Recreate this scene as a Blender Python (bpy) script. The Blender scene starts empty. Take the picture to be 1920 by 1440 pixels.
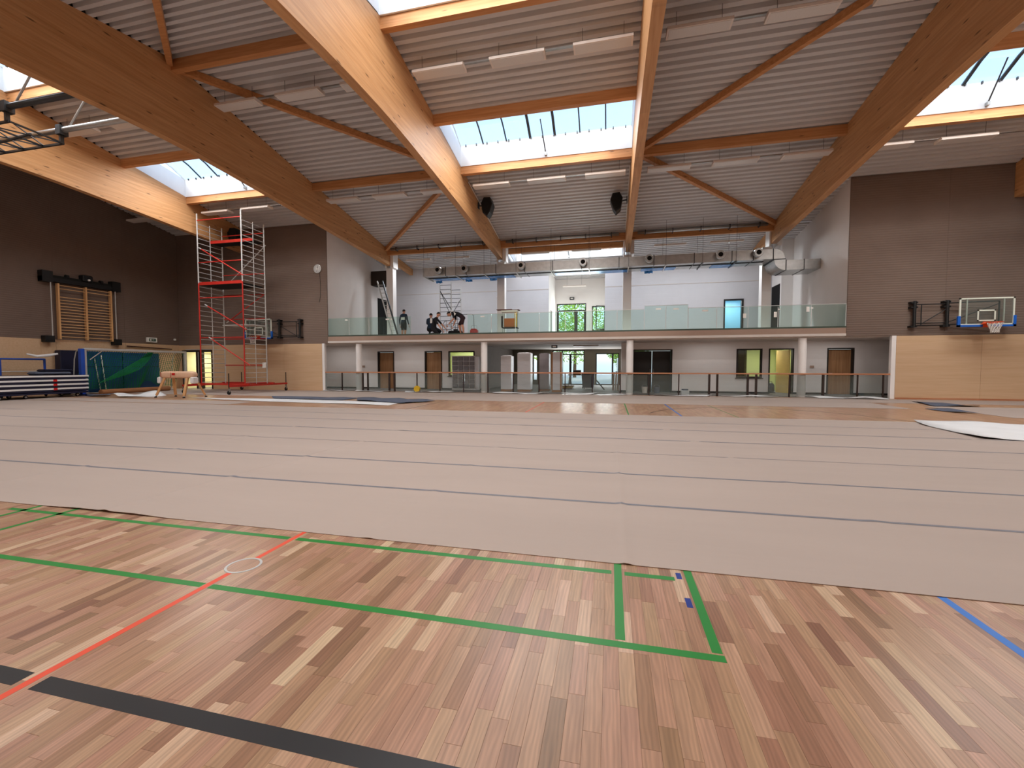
import bpy, math, random
from mathutils import Vector, Matrix, noise

random.seed(7)
scene = bpy.context.scene
COL = scene.collection
R = math.radians

# ------------------------------------------------------------------ camera
cam_d = bpy.data.cameras.new('camera')
cam_d.sensor_width = 36.0
cam_d.lens = 799.0 / 1920.0 * 36.0
cam_d.clip_start = 0.05
cam_d.clip_end = 400
cam = bpy.data.objects.new('camera', cam_d)
cam.location = (0, 0, 1.40)
cam.rotation_euler = (R(90 - 2.4), 0, R(13.0))
COL.objects.link(cam)
scene.camera = cam

# ------------------------------------------------------------------ colour management / render
scene.view_settings.view_transform = 'Standard'
scene.view_settings.look = 'None'
scene.view_settings.gamma = 1.0
scene.view_settings.use_curve_mapping = False
scene.view_settings.exposure = 0.0
scene.render.engine = 'CYCLES'
cy = scene.cycles
cy.use_denoising = True
cy.use_adaptive_sampling = True
cy.adaptive_threshold = 0.06
cy.max_bounces = 9
cy.diffuse_bounces = 5
cy.glossy_bounces = 4
cy.transmission_bounces = 6
cy.transparent_max_bounces = 10
cy.sample_clamp_indirect = 6.0
cy.caustics_reflective = False
cy.caustics_refractive = False

# ------------------------------------------------------------------ world
world = bpy.data.worlds.new('sky')
scene.world = world
world.use_nodes = True
wn = world.node_tree
wn.nodes.clear()
w_out = wn.nodes.new('ShaderNodeOutputWorld')
w_bg = wn.nodes.new('ShaderNodeBackground')
w_sky = wn.nodes.new('ShaderNodeTexSky')
w_sky.sky_type = 'NISHITA'
w_sky.sun_disc = False
w_sky.sun_elevation = R(38)
w_sky.sun_rotation = R(160)
w_sky.air_density = 1.0
w_sky.dust_density = 2.0
w_mix = wn.nodes.new('ShaderNodeMixRGB')
w_mix.inputs[0].default_value = 0.40
w_mix.inputs[2].default_value = (2.6, 3.6, 4.4, 1)
wn.links.new(w_sky.outputs[0], w_mix.inputs[1])
wn.links.new(w_mix.outputs[0], w_bg.inputs[0])
w_bg.inputs[1].default_value = 0.50
wn.links.new(w_bg.outputs[0], w_out.inputs[0])

# ------------------------------------------------------------------ sun and daylight through the roof lights
sun_d = bpy.data.lights.new('sun', 'SUN')
sun_d.energy = 2.6
sun_d.angle = R(14)
sun_d.color = (1.0, 0.95, 0.86)
sun = bpy.data.objects.new('sun', sun_d)
COL.objects.link(sun)
sun.rotation_euler = Vector((0.22, 1.0, -0.60)).to_track_quat('-Z', 'Y').to_euler()


def area_light(name, loc, sx, sy, energy, color=(1, 1, 1), aim=(0, 0, -1), spread=180):
    d = bpy.data.lights.new(name, 'AREA')
    d.shape = 'RECTANGLE'
    d.size = sx
    d.size_y = sy
    d.energy = energy
    d.color = color
    d.spread = R(spread)
    o = bpy.data.objects.new(name, d)
    o.location = loc
    o.rotation_euler = Vector(aim).to_track_quat('-Z', 'Y').to_euler()
    COL.objects.link(o)
    return o


def roofz(y):
    return 11.3 - 0.177 * abs(y - 11.2) if y < 25.1 else 8.84 - 0.135 * (y - 25.1)


BEAM_X = [-21.52, -14.05, -6.58, 0.89, 8.36, 15.83]      # glulam beam lines
SKY_BAYS = [0, 2, 4]                                     # bays that carry roof lights
SKY_Y = [(1.4, 4.2), (8.3, 11.25), (15.2, 17.95)]
DAY = (1.0, 0.97, 0.93)
for b in SKY_BAYS:
    for (y0, y1) in SKY_Y:
        xc = (BEAM_X[b] + BEAM_X[b + 1]) / 2
        yc = (y0 + y1) / 2
        sl = -0.177 if yc > 11.2 else 0.177
        area_light('daylight_through_skylight', (xc, yc, roofz(yc) + 0.02), 5.3, y1 - y0 - 0.3, {1.4: 560, 8.3: 250, 15.2: 360}[y0] * (0.9 if b == 0 else 1.0), DAY, (0, sl, -1), 172)
area_light('daylight_through_skylight', (-2.85, 27.2, 8.62), 6.7, 1.6, 60, (0.90, 0.95, 1.0), (0, -0.135, -1))
area_light('daylight_through_gallery_glazing', (-2.4, 32.2, 4.9), 3.2, 2.4, 130, (0.93, 1.0, 0.97), (0, -1, 0))
area_light('daylight_through_entrance', (-3.1, 32.2, 1.35), 2.3, 2.4, 95, (0.97, 1.0, 1.0), (0, -1, 0))
for xs in (-16.2, -11.6, -4.4, 4.9, 10.2):
    area_light('soffit_fill_light', (xs, 22.9, 2.64), 2.4, 0.25, 13, (1.0, 0.97, 0.95))  # added fill without a fixture, brightens the wall under the gallery
area_light('daylight_through_side_door', (-0.25, 32.2, 1.2), 1.6, 2.2, 55, (0.97, 1.0, 1.0), (0, -1, 0))

# ------------------------------------------------------------------ mesh helpers


class B:
    """collects geometry for one mesh"""

    def __init__(self):
        self.v = []
        self.f = []

    def add(self, vs, fs):
        n = len(self.v)
        self.v += [tuple(p) for p in vs]
        self.f += [tuple(i + n for i in q) for q in fs]
        return self

    def box(self, x0, x1, y0, y1, z0, z1):
        vs = [(x0, y0, z0), (x1, y0, z0), (x1, y1, z0), (x0, y1, z0), (x0, y0, z1), (x1, y0, z1), (x1, y1, z1), (x0, y1, z1)]
        return self.add(vs, [(3, 2, 1, 0), (4, 5, 6, 7), (0, 1, 5, 4), (1, 2, 6, 5), (2, 3, 7, 6), (3, 0, 4, 7)])

    def bar(self, p, q, w, h=None, up=(0, 0, 1)):
        h = h or w
        p = Vector(p); q = Vector(q); d = (q - p).normalized(); u = Vector(up)
        if abs(d.dot(u)) > 0.98:
            u = Vector((0, 1, 0))
        s = d.cross(u).normalized(); u = s.cross(d).normalized()
        c = [(-1, -1), (1, -1), (1, 1), (-1, 1)]
        vs = [p + s * (a * w / 2) + u * (b_ * h / 2) for a, b_ in c] + [q + s * (a * w / 2) + u * (b_ * h / 2) for a, b_ in c]
        return self.add(vs, [(0, 1, 2, 3), (7, 6, 5, 4), (0, 4, 5, 1), (1, 5, 6, 2), (2, 6, 7, 3), (3, 7, 4, 0)])

    def tube(self, pts, r, n=8, caps=True):
        pts = [Vector(p) for p in pts]
        rs = r if isinstance(r, (list, tuple)) else [r] * len(pts)
        t0 = (pts[1] - pts[0]).normalized()
        a = Vector((0, 0, 1)) if abs(t0.z) < 0.9 else Vector((1, 0, 0))
        s = t0.cross(a).normalized()
        rings = []
        for i, p in enumerate(pts):
            if i == 0:
                t = t0
            elif i == len(pts) - 1:
                t = (pts[i] - pts[i - 1]).normalized()
            else:
                t = ((pts[i] - pts[i - 1]).normalized() + (pts[i + 1] - pts[i]).normalized()).normalized()
            s = (s - t * s.dot(t)).normalized()
            u = t.cross(s)
            rings.append([p + (s * math.cos(2 * math.pi * k / n) + u * math.sin(2 * math.pi * k / n)) * rs[i] for k in range(n)])
        vs = [v for ring in rings for v in ring]
        fs = []
        for i in range(len(pts) - 1):
            for k in range(n):
                k2 = (k + 1) % n
                fs.append((i * n + k, i * n + k2, (i + 1) * n + k2, (i + 1) * n + k))
        if caps:
            fs.append(tuple(range(n - 1, -1, -1)))
            fs.append(tuple((len(pts) - 1) * n + k for k in range(n)))
        return self.add(vs, fs)

    def prism(self, poly, axis, a, b):
        """poly: 2d points; axis 'x' -> (y,z), 'y' -> (x,z), 'z' -> (x,y)"""
        def P(u, w, t):
            return {'x': (t, u, w), 'y': (u, t, w), 'z': (u, w, t)}[axis]
        n = len(poly)
        vs = [P(u, w, a) for u, w in poly] + [P(u, w, b) for u, w in poly]
        fs = [tuple(range(n)), tuple(range(2 * n - 1, n - 1, -1))]
        for i in range(n):
            j = (i + 1) % n
            fs.append((i, i + n, j + n, j))
        return self.add(vs, fs)

    def lathe(self, prof, c=(0, 0, 0), n=16, axis='z'):
        vs = []
        for r, t in prof:
            for k in range(n):
                a = 2 * math.pi * k / n
                if axis == 'z':
                    vs.append((c[0] + r * math.cos(a), c[1] + r * math.sin(a), c[2] + t))
                elif axis == 'y':
                    vs.append((c[0] + r * math.cos(a), c[1] + t, c[2] + r * math.sin(a)))
                else:
                    vs.append((c[0] + t, c[1] + r * math.cos(a), c[2] + r * math.sin(a)))
        fs = []
        for i in range(len(prof) - 1):
            for k in range(n):
                k2 = (k + 1) % n
                fs.append((i * n + k, i * n + k2, (i + 1) * n + k2, (i + 1) * n + k))
        fs.append(tuple(range(n)))
        fs.append(tuple((len(prof) - 1) * n + k for k in range(n)))
        return self.add(vs, fs)

    def rbox(self, x0, x1, y0, y1, z0, z1, b):
        """box with bevelled edges (octagonal sections)"""
        vs = []
        for z, k in ((z0, b), (z0 + b, 0), (z1 - b, 0), (z1, b)):
            q = max(k, 1e-4)
            vs += [(x0 + q + b, y0 + k, z), (x1 - q - b, y0 + k, z), (x1 - k, y0 + q + b, z), (x1 - k, y1 - q - b, z),
                   (x1 - q - b, y1 - k, z), (x0 + q + b, y1 - k, z), (x0 + k, y1 - q - b, z), (x0 + k, y0 + q + b, z)]
        fs = [tuple(range(7, -1, -1)), tuple(range(24, 32))]
        for i in range(3):
            for k in range(8):
                k2 = (k + 1) % 8
                fs.append((i * 8 + k, i * 8 + k2, (i + 1) * 8 + k2, (i + 1) * 8 + k))
        return self.add(vs, fs)


def link_mesh(name, me, parent=None):
    o = bpy.data.objects.new(name, me)
    COL.objects.link(o)
    if parent is not None:
        o.parent = parent
    return o


def obj(name, b, mat, parent=None, smooth=False, world=True):
    """link the collected geometry as ONE mesh object; coordinates are world ones, made local to the parent"""
    off = Vector((0, 0, 0))
    if parent is not None and world:
        p = parent
        while p is not None:
            off += p.location
            p = p.parent
    me = bpy.data.meshes.new(name)
    me.from_pydata([(v[0] - off.x, v[1] - off.y, v[2] - off.z) for v in b.v], [], b.f)
    if mat is not None:
        me.materials.append(mat)
    if smooth:
        for p in me.polygons:
            p.use_smooth = True
    me.update()
    return link_mesh(name, me, parent)


def tag(o, label=None, cat=None, group=None, kind=None):
    if label: o['label'] = label
    if cat: o['category'] = cat
    if group: o['group'] = group
    if kind: o['kind'] = kind
    return o


def thing(name, loc=(0, 0, 0), label=None, cat=None, group=None, kind=None, rz=0):
    o = bpy.data.objects.new(name, None)
    o.empty_display_size = 0.2
    o.location = loc
    o.rotation_euler = (0, 0, rz)
    COL.objects.link(o)
    return tag(o, label, cat, group, kind)


def copy_tree(o, parent=None):
    c = o.copy()
    COL.objects.link(c)
    c.parent = parent
    for ch in list(o.children):
        copy_tree(ch, c)
    return c


# ------------------------------------------------------------------ materials
def lin(c):
    return tuple(((x / 255) / 12.92 if x / 255 <= 0.04045 else ((x / 255 + 0.055) / 1.055) ** 2.4) for x in c) + (1,)


def M(name, rgb, rough=0.6, metal=0.0, var=0.08, scale=3.0, stretch=(1, 1, 1), bump=0.0, bscale=None, spec=0.4, coat=0.0, obj_space=False):
    m = bpy.data.materials.new(name)
    m.use_nodes = True
    t = m.node_tree
    bs = t.nodes['Principled BSDF']
    bs.inputs['Roughness'].default_value = rough
    bs.inputs['Metallic'].default_value = metal
    bs.inputs['Specular IOR Level'].default_value = spec
    bs.inputs['Coat Weight'].default_value = coat
    bs.inputs['Coat Roughness'].default_value = 0.18
    tc = t.nodes.new('ShaderNodeTexCoord') if obj_space else t.nodes.new('ShaderNodeNewGeometry')
    mp = t.nodes.new('ShaderNodeMapping')
    mp.inputs['Scale'].default_value = stretch
    t.links.new(tc.outputs['Object' if obj_space else 'Position'], mp.inputs[0])
    nz = t.nodes.new('ShaderNodeTexNoise')
    nz.inputs['Scale'].default_value = scale
    nz.inputs['Detail'].default_value = 5
    t.links.new(mp.outputs[0], nz.inputs[0])
    rp = t.nodes.new('ShaderNodeMapRange')
    rp.inputs[1].default_value = 0.25
    rp.inputs[2].default_value = 0.75
    rp.inputs[3].default_value = 1 - var
    rp.inputs[4].default_value = 1 + var
    t.links.new(nz.outputs[0], rp.inputs[0])
    mx = t.nodes.new('ShaderNodeVectorMath')
    mx.operation = 'SCALE'
    mx.inputs[0].default_value = lin(rgb)[:3]
    t.links.new(rp.outputs[0], mx.inputs['Scale'])
    t.links.new(mx.outputs[0], bs.inputs['Base Color'])
    if bump:
        n2 = t.nodes.new('ShaderNodeTexNoise')
        n2.inputs['Scale'].default_value = bscale or scale * 6
        n2.inputs['Detail'].default_value = 3
        t.links.new(mp.outputs[0], n2.inputs[0])
        bp = t.nodes.new('ShaderNodeBump')
        bp.inputs['Strength'].default_value = bump
        bp.inputs['Distance'].default_value = 0.02
        t.links.new(n2.outputs[0], bp.inputs['Height'])
        t.links.new(bp.outputs[0], bs.inputs['Normal'])
    return m


def wood(name, light, dark, axis, rough=0.5, knots=0.0, lam=0.0, coat=0.0):
    """long-grain wood along an axis, optional dark knots and glued lamellae"""
    m = bpy.data.materials.new(name)
    m.use_nodes = True
    t = m.node_tree
    bs = t.nodes['Principled BSDF']
    bs.inputs['Roughness'].default_value = rough
    bs.inputs['Specular IOR Level'].default_value = 0.3
    bs.inputs['Coat Weight'].default_value = coat
    g = t.nodes.new('ShaderNodeNewGeometry')
    sc = {'x': (0.5, 9, 9), 'y': (9, 0.5, 9), 'z': (9, 9, 0.5)}[axis]
    mp = t.nodes.new('ShaderNodeMapping')
    mp.inputs['Scale'].default_value = sc
    t.links.new(g.outputs['Position'], mp.inputs[0])
    nz = t.nodes.new('ShaderNodeTexNoise')
    nz.inputs['Scale'].default_value = 1.6
    nz.inputs['Detail'].default_value = 6
    nz.inputs['Distortion'].default_value = 0.4
    t.links.new(mp.outputs[0], nz.inputs[0])
    cr = t.nodes.new('ShaderNodeValToRGB')
    cr.color_ramp.elements[0].position = 0.3
    cr.color_ramp.elements[0].color = lin(dark)
    cr.color_ramp.elements[1].position = 0.7
    cr.color_ramp.elements[1].color = lin(light)
    t.links.new(nz.outputs[0], cr.inputs[0])
    last = cr.outputs[0]
    if lam:
        sp = t.nodes.new('ShaderNodeSeparateXYZ')
        t.links.new(g.outputs['Position'], sp.inputs[0])
        dv = t.nodes.new('ShaderNodeMath'); dv.operation = 'DIVIDE'; dv.inputs[1].default_value = lam
        t.links.new(sp.outputs[2 if axis != 'z' else 0], dv.inputs[0])
        fl = t.nodes.new('ShaderNodeMath'); fl.operation = 'FLOOR'
        t.links.new(dv.outputs[0], fl.inputs[0])
        wnz = t.nodes.new('ShaderNodeTexWhiteNoise'); wnz.noise_dimensions = '1D'
        t.links.new(fl.outputs[0], wnz.inputs['W'])
        mr = t.nodes.new('ShaderNodeMapRange')
        mr.inputs[3].default_value = 0.93; mr.inputs[4].default_value = 1.05
        t.links.new(wnz.outputs[0], mr.inputs[0])
        vm = t.nodes.new('ShaderNodeVectorMath'); vm.operation = 'SCALE'
        t.links.new(last, vm.inputs[0]); t.links.new(mr.outputs[0], vm.inputs['Scale'])
        last = vm.outputs[0]
    if knots:
        mp2 = t.nodes.new('ShaderNodeMapping')
        mp2.inputs['Scale'].default_value = {'x': (1.6, 0, 7), 'y': (0, 1.6, 7), 'z': (7, 0, 1.6)}[axis]
        t.links.new(g.outputs['Position'], mp2.inputs[0])
        vo = t.nodes.new('ShaderNodeTexVoronoi')
        vo.inputs['Scale'].default_value = 1.0
        t.links.new(mp2.outputs[0], vo.inputs[0])
        sp2 = t.nodes.new('ShaderNodeSeparateColor')
        t.links.new(vo.outputs['Color'], sp2.inputs[0])
        # only some of the cells hold a knot
        gt = t.nodes.new('ShaderNodeMath'); gt.operation = 'GREATER_THAN'; gt.inputs[1].default_value = 1 - knots
        t.links.new(sp2.outputs[0], gt.inputs[0])
        sm = t.nodes.new('ShaderNodeMapRange')
        sm.inputs[1].default_value = 0.08; sm.inputs[2].default_value = 0.20
        sm.inputs[3].default_value = 0.75; sm.inputs[4].default_value = 0.0
        t.links.new(vo.outputs['Distance'], sm.inputs[0])
        mu = t.nodes.new('ShaderNodeMath'); mu.operation = 'MULTIPLY'
        t.links.new(gt.outputs[0], mu.inputs[0]); t.links.new(sm.outputs[0], mu.inputs[1])
        mi = t.nodes.new('ShaderNodeMixRGB')
        mi.inputs[2].default_value = lin((70, 38, 20))
        t.links.new(mu.outputs[0], mi.inputs[0]); t.links.new(last, mi.inputs[1])
        last = mi.outputs[0]
    t.links.new(last, bs.inputs['Base Color'])
    return m


def glass(name, tint, alpha, rough=0.02, refl=0.8):
    """thin clear pane: mostly see-through, a little mirror"""
    m = bpy.data.materials.new(name)
    m.use_nodes = True
    t = m.node_tree
    t.nodes.clear()
    out = t.nodes.new('ShaderNodeOutputMaterial')
    tr = t.nodes.new('ShaderNodeBsdfTransparent')
    tr.inputs[0].default_value = tint + (1,)
    gl = t.nodes.new('ShaderNodeBsdfGlossy')
    gl.inputs['Roughness'].default_value = rough
    gl.inputs[0].default_value = (0.9, 0.95, 0.93, 1)
    fr = t.nodes.new('ShaderNodeFresnel')
    fr.inputs[0].default_value = 1.45
    mu = t.nodes.new('ShaderNodeMath'); mu.operation = 'MULTIPLY'; mu.inputs[1].default_value = refl
    t.links.new(fr.outputs[0], mu.inputs[0])
    mx = t.nodes.new('ShaderNodeMixShader')
    t.links.new(mu.outputs[0], mx.inputs[0]); t.links.new(tr.outputs[0], mx.inputs[1]); t.links.new(gl.outputs[0], mx.inputs[2])
    df = t.nodes.new('ShaderNodeBsdfDiffuse')
    nz = t.nodes.new('ShaderNodeTexNoise'); nz.inputs['Scale'].default_value = 2.0
    mr = t.nodes.new('ShaderNodeMapRange')
    mr.inputs[3].default_value = alpha * 0.6; mr.inputs[4].default_value = alpha * 1.4
    t.links.new(nz.outputs[0], mr.inputs[0])
    df.inputs[0].default_value = (0.55, 0.68, 0.62, 1)
    m2 = t.nodes.new('ShaderNodeMixShader')
    t.links.new(mr.outputs[0], m2.inputs[0])
    t.links.new(mx.outputs[0], m2.inputs[1]); t.links.new(df.outputs[0], m2.inputs[2])
    t.links.new(m2.outputs[0], out.inputs[0])
    return m


m_beam = wood('glulam_beam', (208, 158, 110), (188, 136, 88), 'y', 0.5, knots=0.34, lam=0.045)
m_purl = wood('spruce_purlin', (204, 148, 98), (180, 122, 74), 'x', 0.5, knots=0.25)
m_deck = M('galvanised_roof_deck', (204, 203, 204), 0.5, 0.0, 0.05, 1.2, (0.3, 3, 3), spec=0.35)
m_lamp = M('lamp_white', (226, 216, 208), 0.45, var=0.02)
m_diff = M('lamp_diffuser', (214, 210, 206), 0.3, var=0.03, scale=40)
m_steel = M('galvanised_steel', (176, 176, 174), 0.36, 0.85, 0.12, 5)
m_dsteel = M('dark_steel', (70, 72, 74), 0.4, 0.7, 0.1, 6)
m_black = M('black_paint', (16, 16, 17), 0.5, var=0.1)
m_blackmat = M('black_mat', (10, 10, 10), 0.8, var=0.1)
m_white = M('white_plaster', (238, 234, 231), 0.85, var=0.025, scale=1.2)
m_upstand = M('white_upstand', (232, 234, 236), 0.6, var=0.02)
m_soffit = M('soffit_plaster', (206, 196, 188), 0.8, var=0.03)
m_fascia = M('fascia_board', (158, 132, 116), 0.6, var=0.10, scale=0.9)
m_woodpan = wood('impact_wall_board', (210, 178, 144), (201, 167, 132), 'x', 0.6)
m_glass = glass('clear_glass', (0.86, 0.95, 0.92), 0.03)
m_railglass = glass('rail_glass', (0.93, 0.95, 0.95), 0.05)
m_pane = glass('window_pane', (0.94, 0.97, 0.97), 0.02)
m_poly = glass('rooflight_sheet', (0.90, 0.96, 1.0), 0.06, 0.1, 0.12)
m_handrail = wood('handrail_wood', (196, 140, 104), (170, 110, 78), 'x', 0.45)
m_post = M('rail_post_steel', (58, 46, 42), 0.45, 0.4, 0.1, 8)
m_door = wood('door_veneer', (168, 126, 88), (140, 100, 66), 'z', 0.5)
m_frame = M('door_frame_dark', (32, 26, 24), 0.5, var=0.1)
m_alu = M('aluminium', (200, 200, 198), 0.4, 0.35, 0.06, 8)
m_red = M('red_paint', (186, 44, 34), 0.45, var=0.12, scale=6)
m_blue = M('blue_paint', (28, 74, 170), 0.45, var=0.1)
m_navy = M('navy_vinyl', (22, 24, 50), 0.5, var=0.2, scale=2)
m_matblue = M('blue_mat_vinyl', (22, 70, 118), 0.5, var=0.15, scale=1.5, bump=0.1)
m_orange = M('orange_rim', (226, 84, 36), 0.4, var=0.05)
m_bpblue = M('backboard_pad_blue', (26, 98, 196), 0.5, var=0.06)
m_cream = M('cream_white_paint', (222, 226, 212), 0.5, var=0.03)
m_net = M('white_net_cord', (226, 222, 216), 0.8, var=0.05)
m_leather = M('tan_leather', (216, 176, 146), 0.6, var=0.06, scale=6)
m_ash = wood('ash_wood', (222, 176, 124), (198, 148, 98), 'z', 0.5)
m_ashx = wood('ash_rung', (224, 182, 132), (204, 158, 108), 'y', 0.5)
m_gnet = M('green_net_cord', (16, 120, 66), 0.8, var=0.2)
m_sheet = M('white_sheet', (226, 226, 226), 0.7, var=0.05, scale=2)
m_greysheet = M('blue_grey_underlay', (86, 92, 108), 0.85, var=0.12, scale=3)
m_wrap = M('white_wrap_film', (206, 202, 204), 0.35, var=0.07, scale=4, stretch=(1, 1, 5), bump=0.25)
m_brown = M('brown_cardboard', (150, 102, 66), 0.8, var=0.1)
m_concrete = M('screed_floor', (120, 116, 112), 0.7, var=0.12, scale=1.5)
m_green = M('lime_green_wall', (214, 222, 160), 0.8, var=0.03)
m_yellow = M('pale_yellow_wall', (236, 228, 178), 0.8, var=0.03)
m_lblue_wall = M('light_blue_wall', (160, 208, 226), 0.8, var=0.03)
m_foil = M('blue_foil', (40, 120, 190), 0.25, 0.2, 0.35, 4)
m_conduit = M('white_conduit', (226, 222, 218), 0.5, var=0.02)
m_tape = M('seam_tape', (118, 116, 122), 0.6, var=0.15, scale=8)
m_plastic_red = M('red_plastic', (196, 30, 30), 0.4, var=0.05)
m_ltyellow = M('yellow_plastic', (216, 176, 40), 0.45, var=0.06)
m_paper = M('white_label', (238, 236, 230), 0.7, var=0.02)
m_skin = M('skin', (196, 142, 116), 0.55, var=0.05)
m_navyshirt = M('dark_navy_cloth', (28, 44, 62), 0.85, var=0.15, scale=12)
m_blackcloth = M('black_cloth', (20, 20, 24), 0.85, var=0.15, scale=12)
m_maroon = M('dark_maroon_cloth', (46, 22, 26), 0.85, var=0.15, scale=12)
m_hair = M('dark_hair', (32, 22, 18), 0.7, var=0.2)
m_boot = M('work_boot', (40, 32, 28), 0.7, var=0.1)


def felt(name, rgb):
    """dark acoustic board with fine horizontal ribs"""
    m = M(name, rgb, 1.0, var=0.07, scale=0.8, spec=0.0)
    t = m.node_tree
    bs = t.nodes['Principled BSDF']
    g = t.nodes.new('ShaderNodeNewGeometry')
    sp = t.nodes.new('ShaderNodeSeparateXYZ')
    t.links.new(g.outputs['Position'], sp.inputs[0])
    mu = t.nodes.new('ShaderNodeMath'); mu.operation = 'MULTIPLY'; mu.inputs[1].default_value = 62.8
    t.links.new(sp.outputs[2], mu.inputs[0])
    si = t.nodes.new('ShaderNodeMath'); si.operation = 'SINE'
    t.links.new(mu.outputs[0], si.inputs[0])
    bp = t.nodes.new('ShaderNodeBump'); bp.inputs['Strength'].default_value = 0.35; bp.inputs['Distance'].default_value = 0.01
    t.links.new(si.outputs[0], bp.inputs['Height'])
    t.links.new(bp.outputs[0], bs.inputs['Normal'])
    return m


m_felt = felt('brown_acoustic_board', (117, 101, 92))


def block_wall(name, rgb):
    """painted masonry with faint courses"""
    m = M(name, rgb, 0.8, var=0.03, scale=1.0)
    t = m.node_tree
    bs = t.nodes['Principled BSDF']
    g = t.nodes.new('ShaderNodeNewGeometry')
    mp = t.nodes.new('ShaderNodeMapping')
    mp.inputs['Rotation'].default_value = (R(90), 0, 0)
    t.links.new(g.outputs['Position'], mp.inputs[0])
    bk = t.nodes.new('ShaderNodeTexBrick')
    bk.inputs['Scale'].default_value = 1.0
    bk.inputs['Brick Width'].default_value = 0.5
    bk.inputs['Row Height'].default_value = 0.25
    bk.inputs['Mortar Size'].default_value = 0.012
    t.links.new(mp.outputs[0], bk.inputs[0])
    bp = t.nodes.new('ShaderNodeBump'); bp.inputs['Strength'].default_value = 0.3; bp.inputs['Distance'].default_value = 0.01
    bp.invert = True
    t.links.new(bk.outputs['Fac'], bp.inputs['Height'])
    t.links.new(bp.outputs[0], bs.inputs['Normal'])
    return m


m_galblock = block_wall('gallery_block_wall', (208, 207, 211))
m_block = block_wall('painted_block_wall', (224, 219, 217))


def parquet_mat(name, use_attr):
    """oiled oak strips; on real strips the tone comes from the strip itself, on the far floor from a brick pattern"""
    m = bpy.data.materials.new(name)
    m.use_nodes = True
    t = m.node_tree
    bs = t.nodes['Principled BSDF']
    bs.inputs['Roughness'].default_value = 0.31
    bs.inputs['Specular IOR Level'].default_value = 0.5
    g = t.nodes.new('ShaderNodeNewGeometry')
    if use_attr:
        at = t.nodes.new('ShaderNodeAttribute'); at.attribute_name = 'tone'
        tone = at.outputs['Fac']
    else:
        mp0 = t.nodes.new('ShaderNodeMapping')
        mp0.inputs['Rotation'].default_value = (0, 0, R(90))
        t.links.new(g.outputs['Position'], mp0.inputs[0])
        bk = t.nodes.new('ShaderNodeTexBrick')
        bk.inputs['Scale'].default_value = 1.0
        bk.inputs['Brick Width'].default_value = 0.48
        bk.inputs['Row Height'].default_value = 0.072
        bk.inputs['Mortar Size'].default_value = 0.001
        bk.inputs['Color1'].default_value = (0.28, 0.28, 0.28, 1)
        bk.inputs['Color2'].default_value = (0.85, 0.85, 0.85, 1)
        bk.inputs['Mortar'].default_value = (0.4, 0.4, 0.4, 1)
        bk.offset = 0.37
        t.links.new(mp0.outputs[0], bk.inputs[0])
        tone = bk.outputs['Color']
    cr = t.nodes.new('ShaderNodeValToRGB')
    e = cr.color_ramp.elements
    e[0].position = 0.0; e[0].color = lin((136, 102, 78))
    e[1].position = 1.0; e[1].color = lin((206, 176, 146))
    for p, c in ((0.2, (158, 120, 93)), (0.5, (174, 136, 108)), (0.8, (186, 150, 121))):
        x = e.new(p); x.color = lin(c)
    t.links.new(tone, cr.inputs[0])
    mp = t.nodes.new('ShaderNodeMapping')
    mp.inputs['Scale'].default_value = (26, 1.6, 1)
    t.links.new(g.outputs['Position'], mp.inputs[0])
    nz = t.nodes.new('ShaderNodeTexNoise')
    nz.noise_dimensions = '4D'
    nz.inputs['Scale'].default_value = 1.6
    nz.inputs['Detail'].default_value = 6
    nz.inputs['Distortion'].default_value = 0.9
    t.links.new(mp.outputs[0], nz.inputs[0])
    mw = t.nodes.new('ShaderNodeMath'); mw.operation = 'MULTIPLY'; mw.inputs[1].default_value = 53.0
    t.links.new(tone, mw.inputs[0])
    t.links.new(mw.outputs[0], nz.inputs['W'])
    mr = t.nodes.new('ShaderNodeMapRange')
    mr.inputs[1].default_value = 0.3; mr.inputs[2].default_value = 0.72
    mr.inputs[3].default_value = 0.78 if use_attr else 0.92; mr.inputs[4].default_value = 1.12 if use_attr else 1.05
    t.links.new(nz.outputs[0], mr.inputs[0])
    vm = t.nodes.new('ShaderNodeVectorMath'); vm.operation = 'SCALE'
    t.links.new(cr.outputs[0], vm.inputs[0]); t.links.new(mr.outputs[0], vm.inputs['Scale'])
    # cathedral figure: distorted bands, different on every strip
    cb = t.nodes.new('ShaderNodeCombineXYZ')
    t.links.new(mw.outputs[0], cb.inputs[0]); t.links.new(mw.outputs[0], cb.inputs[1])
    ad = t.nodes.new('ShaderNodeVectorMath'); ad.operation = 'ADD'
    mp3 = t.nodes.new('ShaderNodeMapping'); mp3.inputs['Scale'].default_value = (1.0, 0.16, 1)
    t.links.new(g.outputs['Position'], mp3.inputs[0])
    t.links.new(mp3.outputs[0], ad.inputs[0]); t.links.new(cb.outputs[0], ad.inputs[1])
    wv = t.nodes.new('ShaderNodeTexWave'); wv.bands_direction = 'X'
    wv.inputs['Scale'].default_value = 16.0; wv.inputs['Distortion'].default_value = 7.0
    wv.inputs['Detail'].default_value = 2.0; wv.inputs['Detail Scale'].default_value = 1.2
    t.links.new(ad.outputs[0], wv.inputs[0])
    mr2 = t.nodes.new('ShaderNodeMapRange')
    mr2.inputs[3].default_value = 0.87 if use_attr else 0.985; mr2.inputs[4].default_value = 1.05 if use_attr else 1.01
    t.links.new(wv.outputs['Fac'], mr2.inputs[0])
    vm2 = t.nodes.new('ShaderNodeVectorMath'); vm2.operation = 'SCALE'
    t.links.new(vm.outputs[0], vm2.inputs[0]); t.links.new(mr2.outputs[0], vm2.inputs['Scale'])
    # warm or cool drift from strip to strip
    hs = t.nodes.new('ShaderNodeHueSaturation')
    fr_ = t.nodes.new('ShaderNodeMath'); fr_.operation = 'FRACT'
    t.links.new(mw.outputs[0], fr_.inputs[0])
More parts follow.
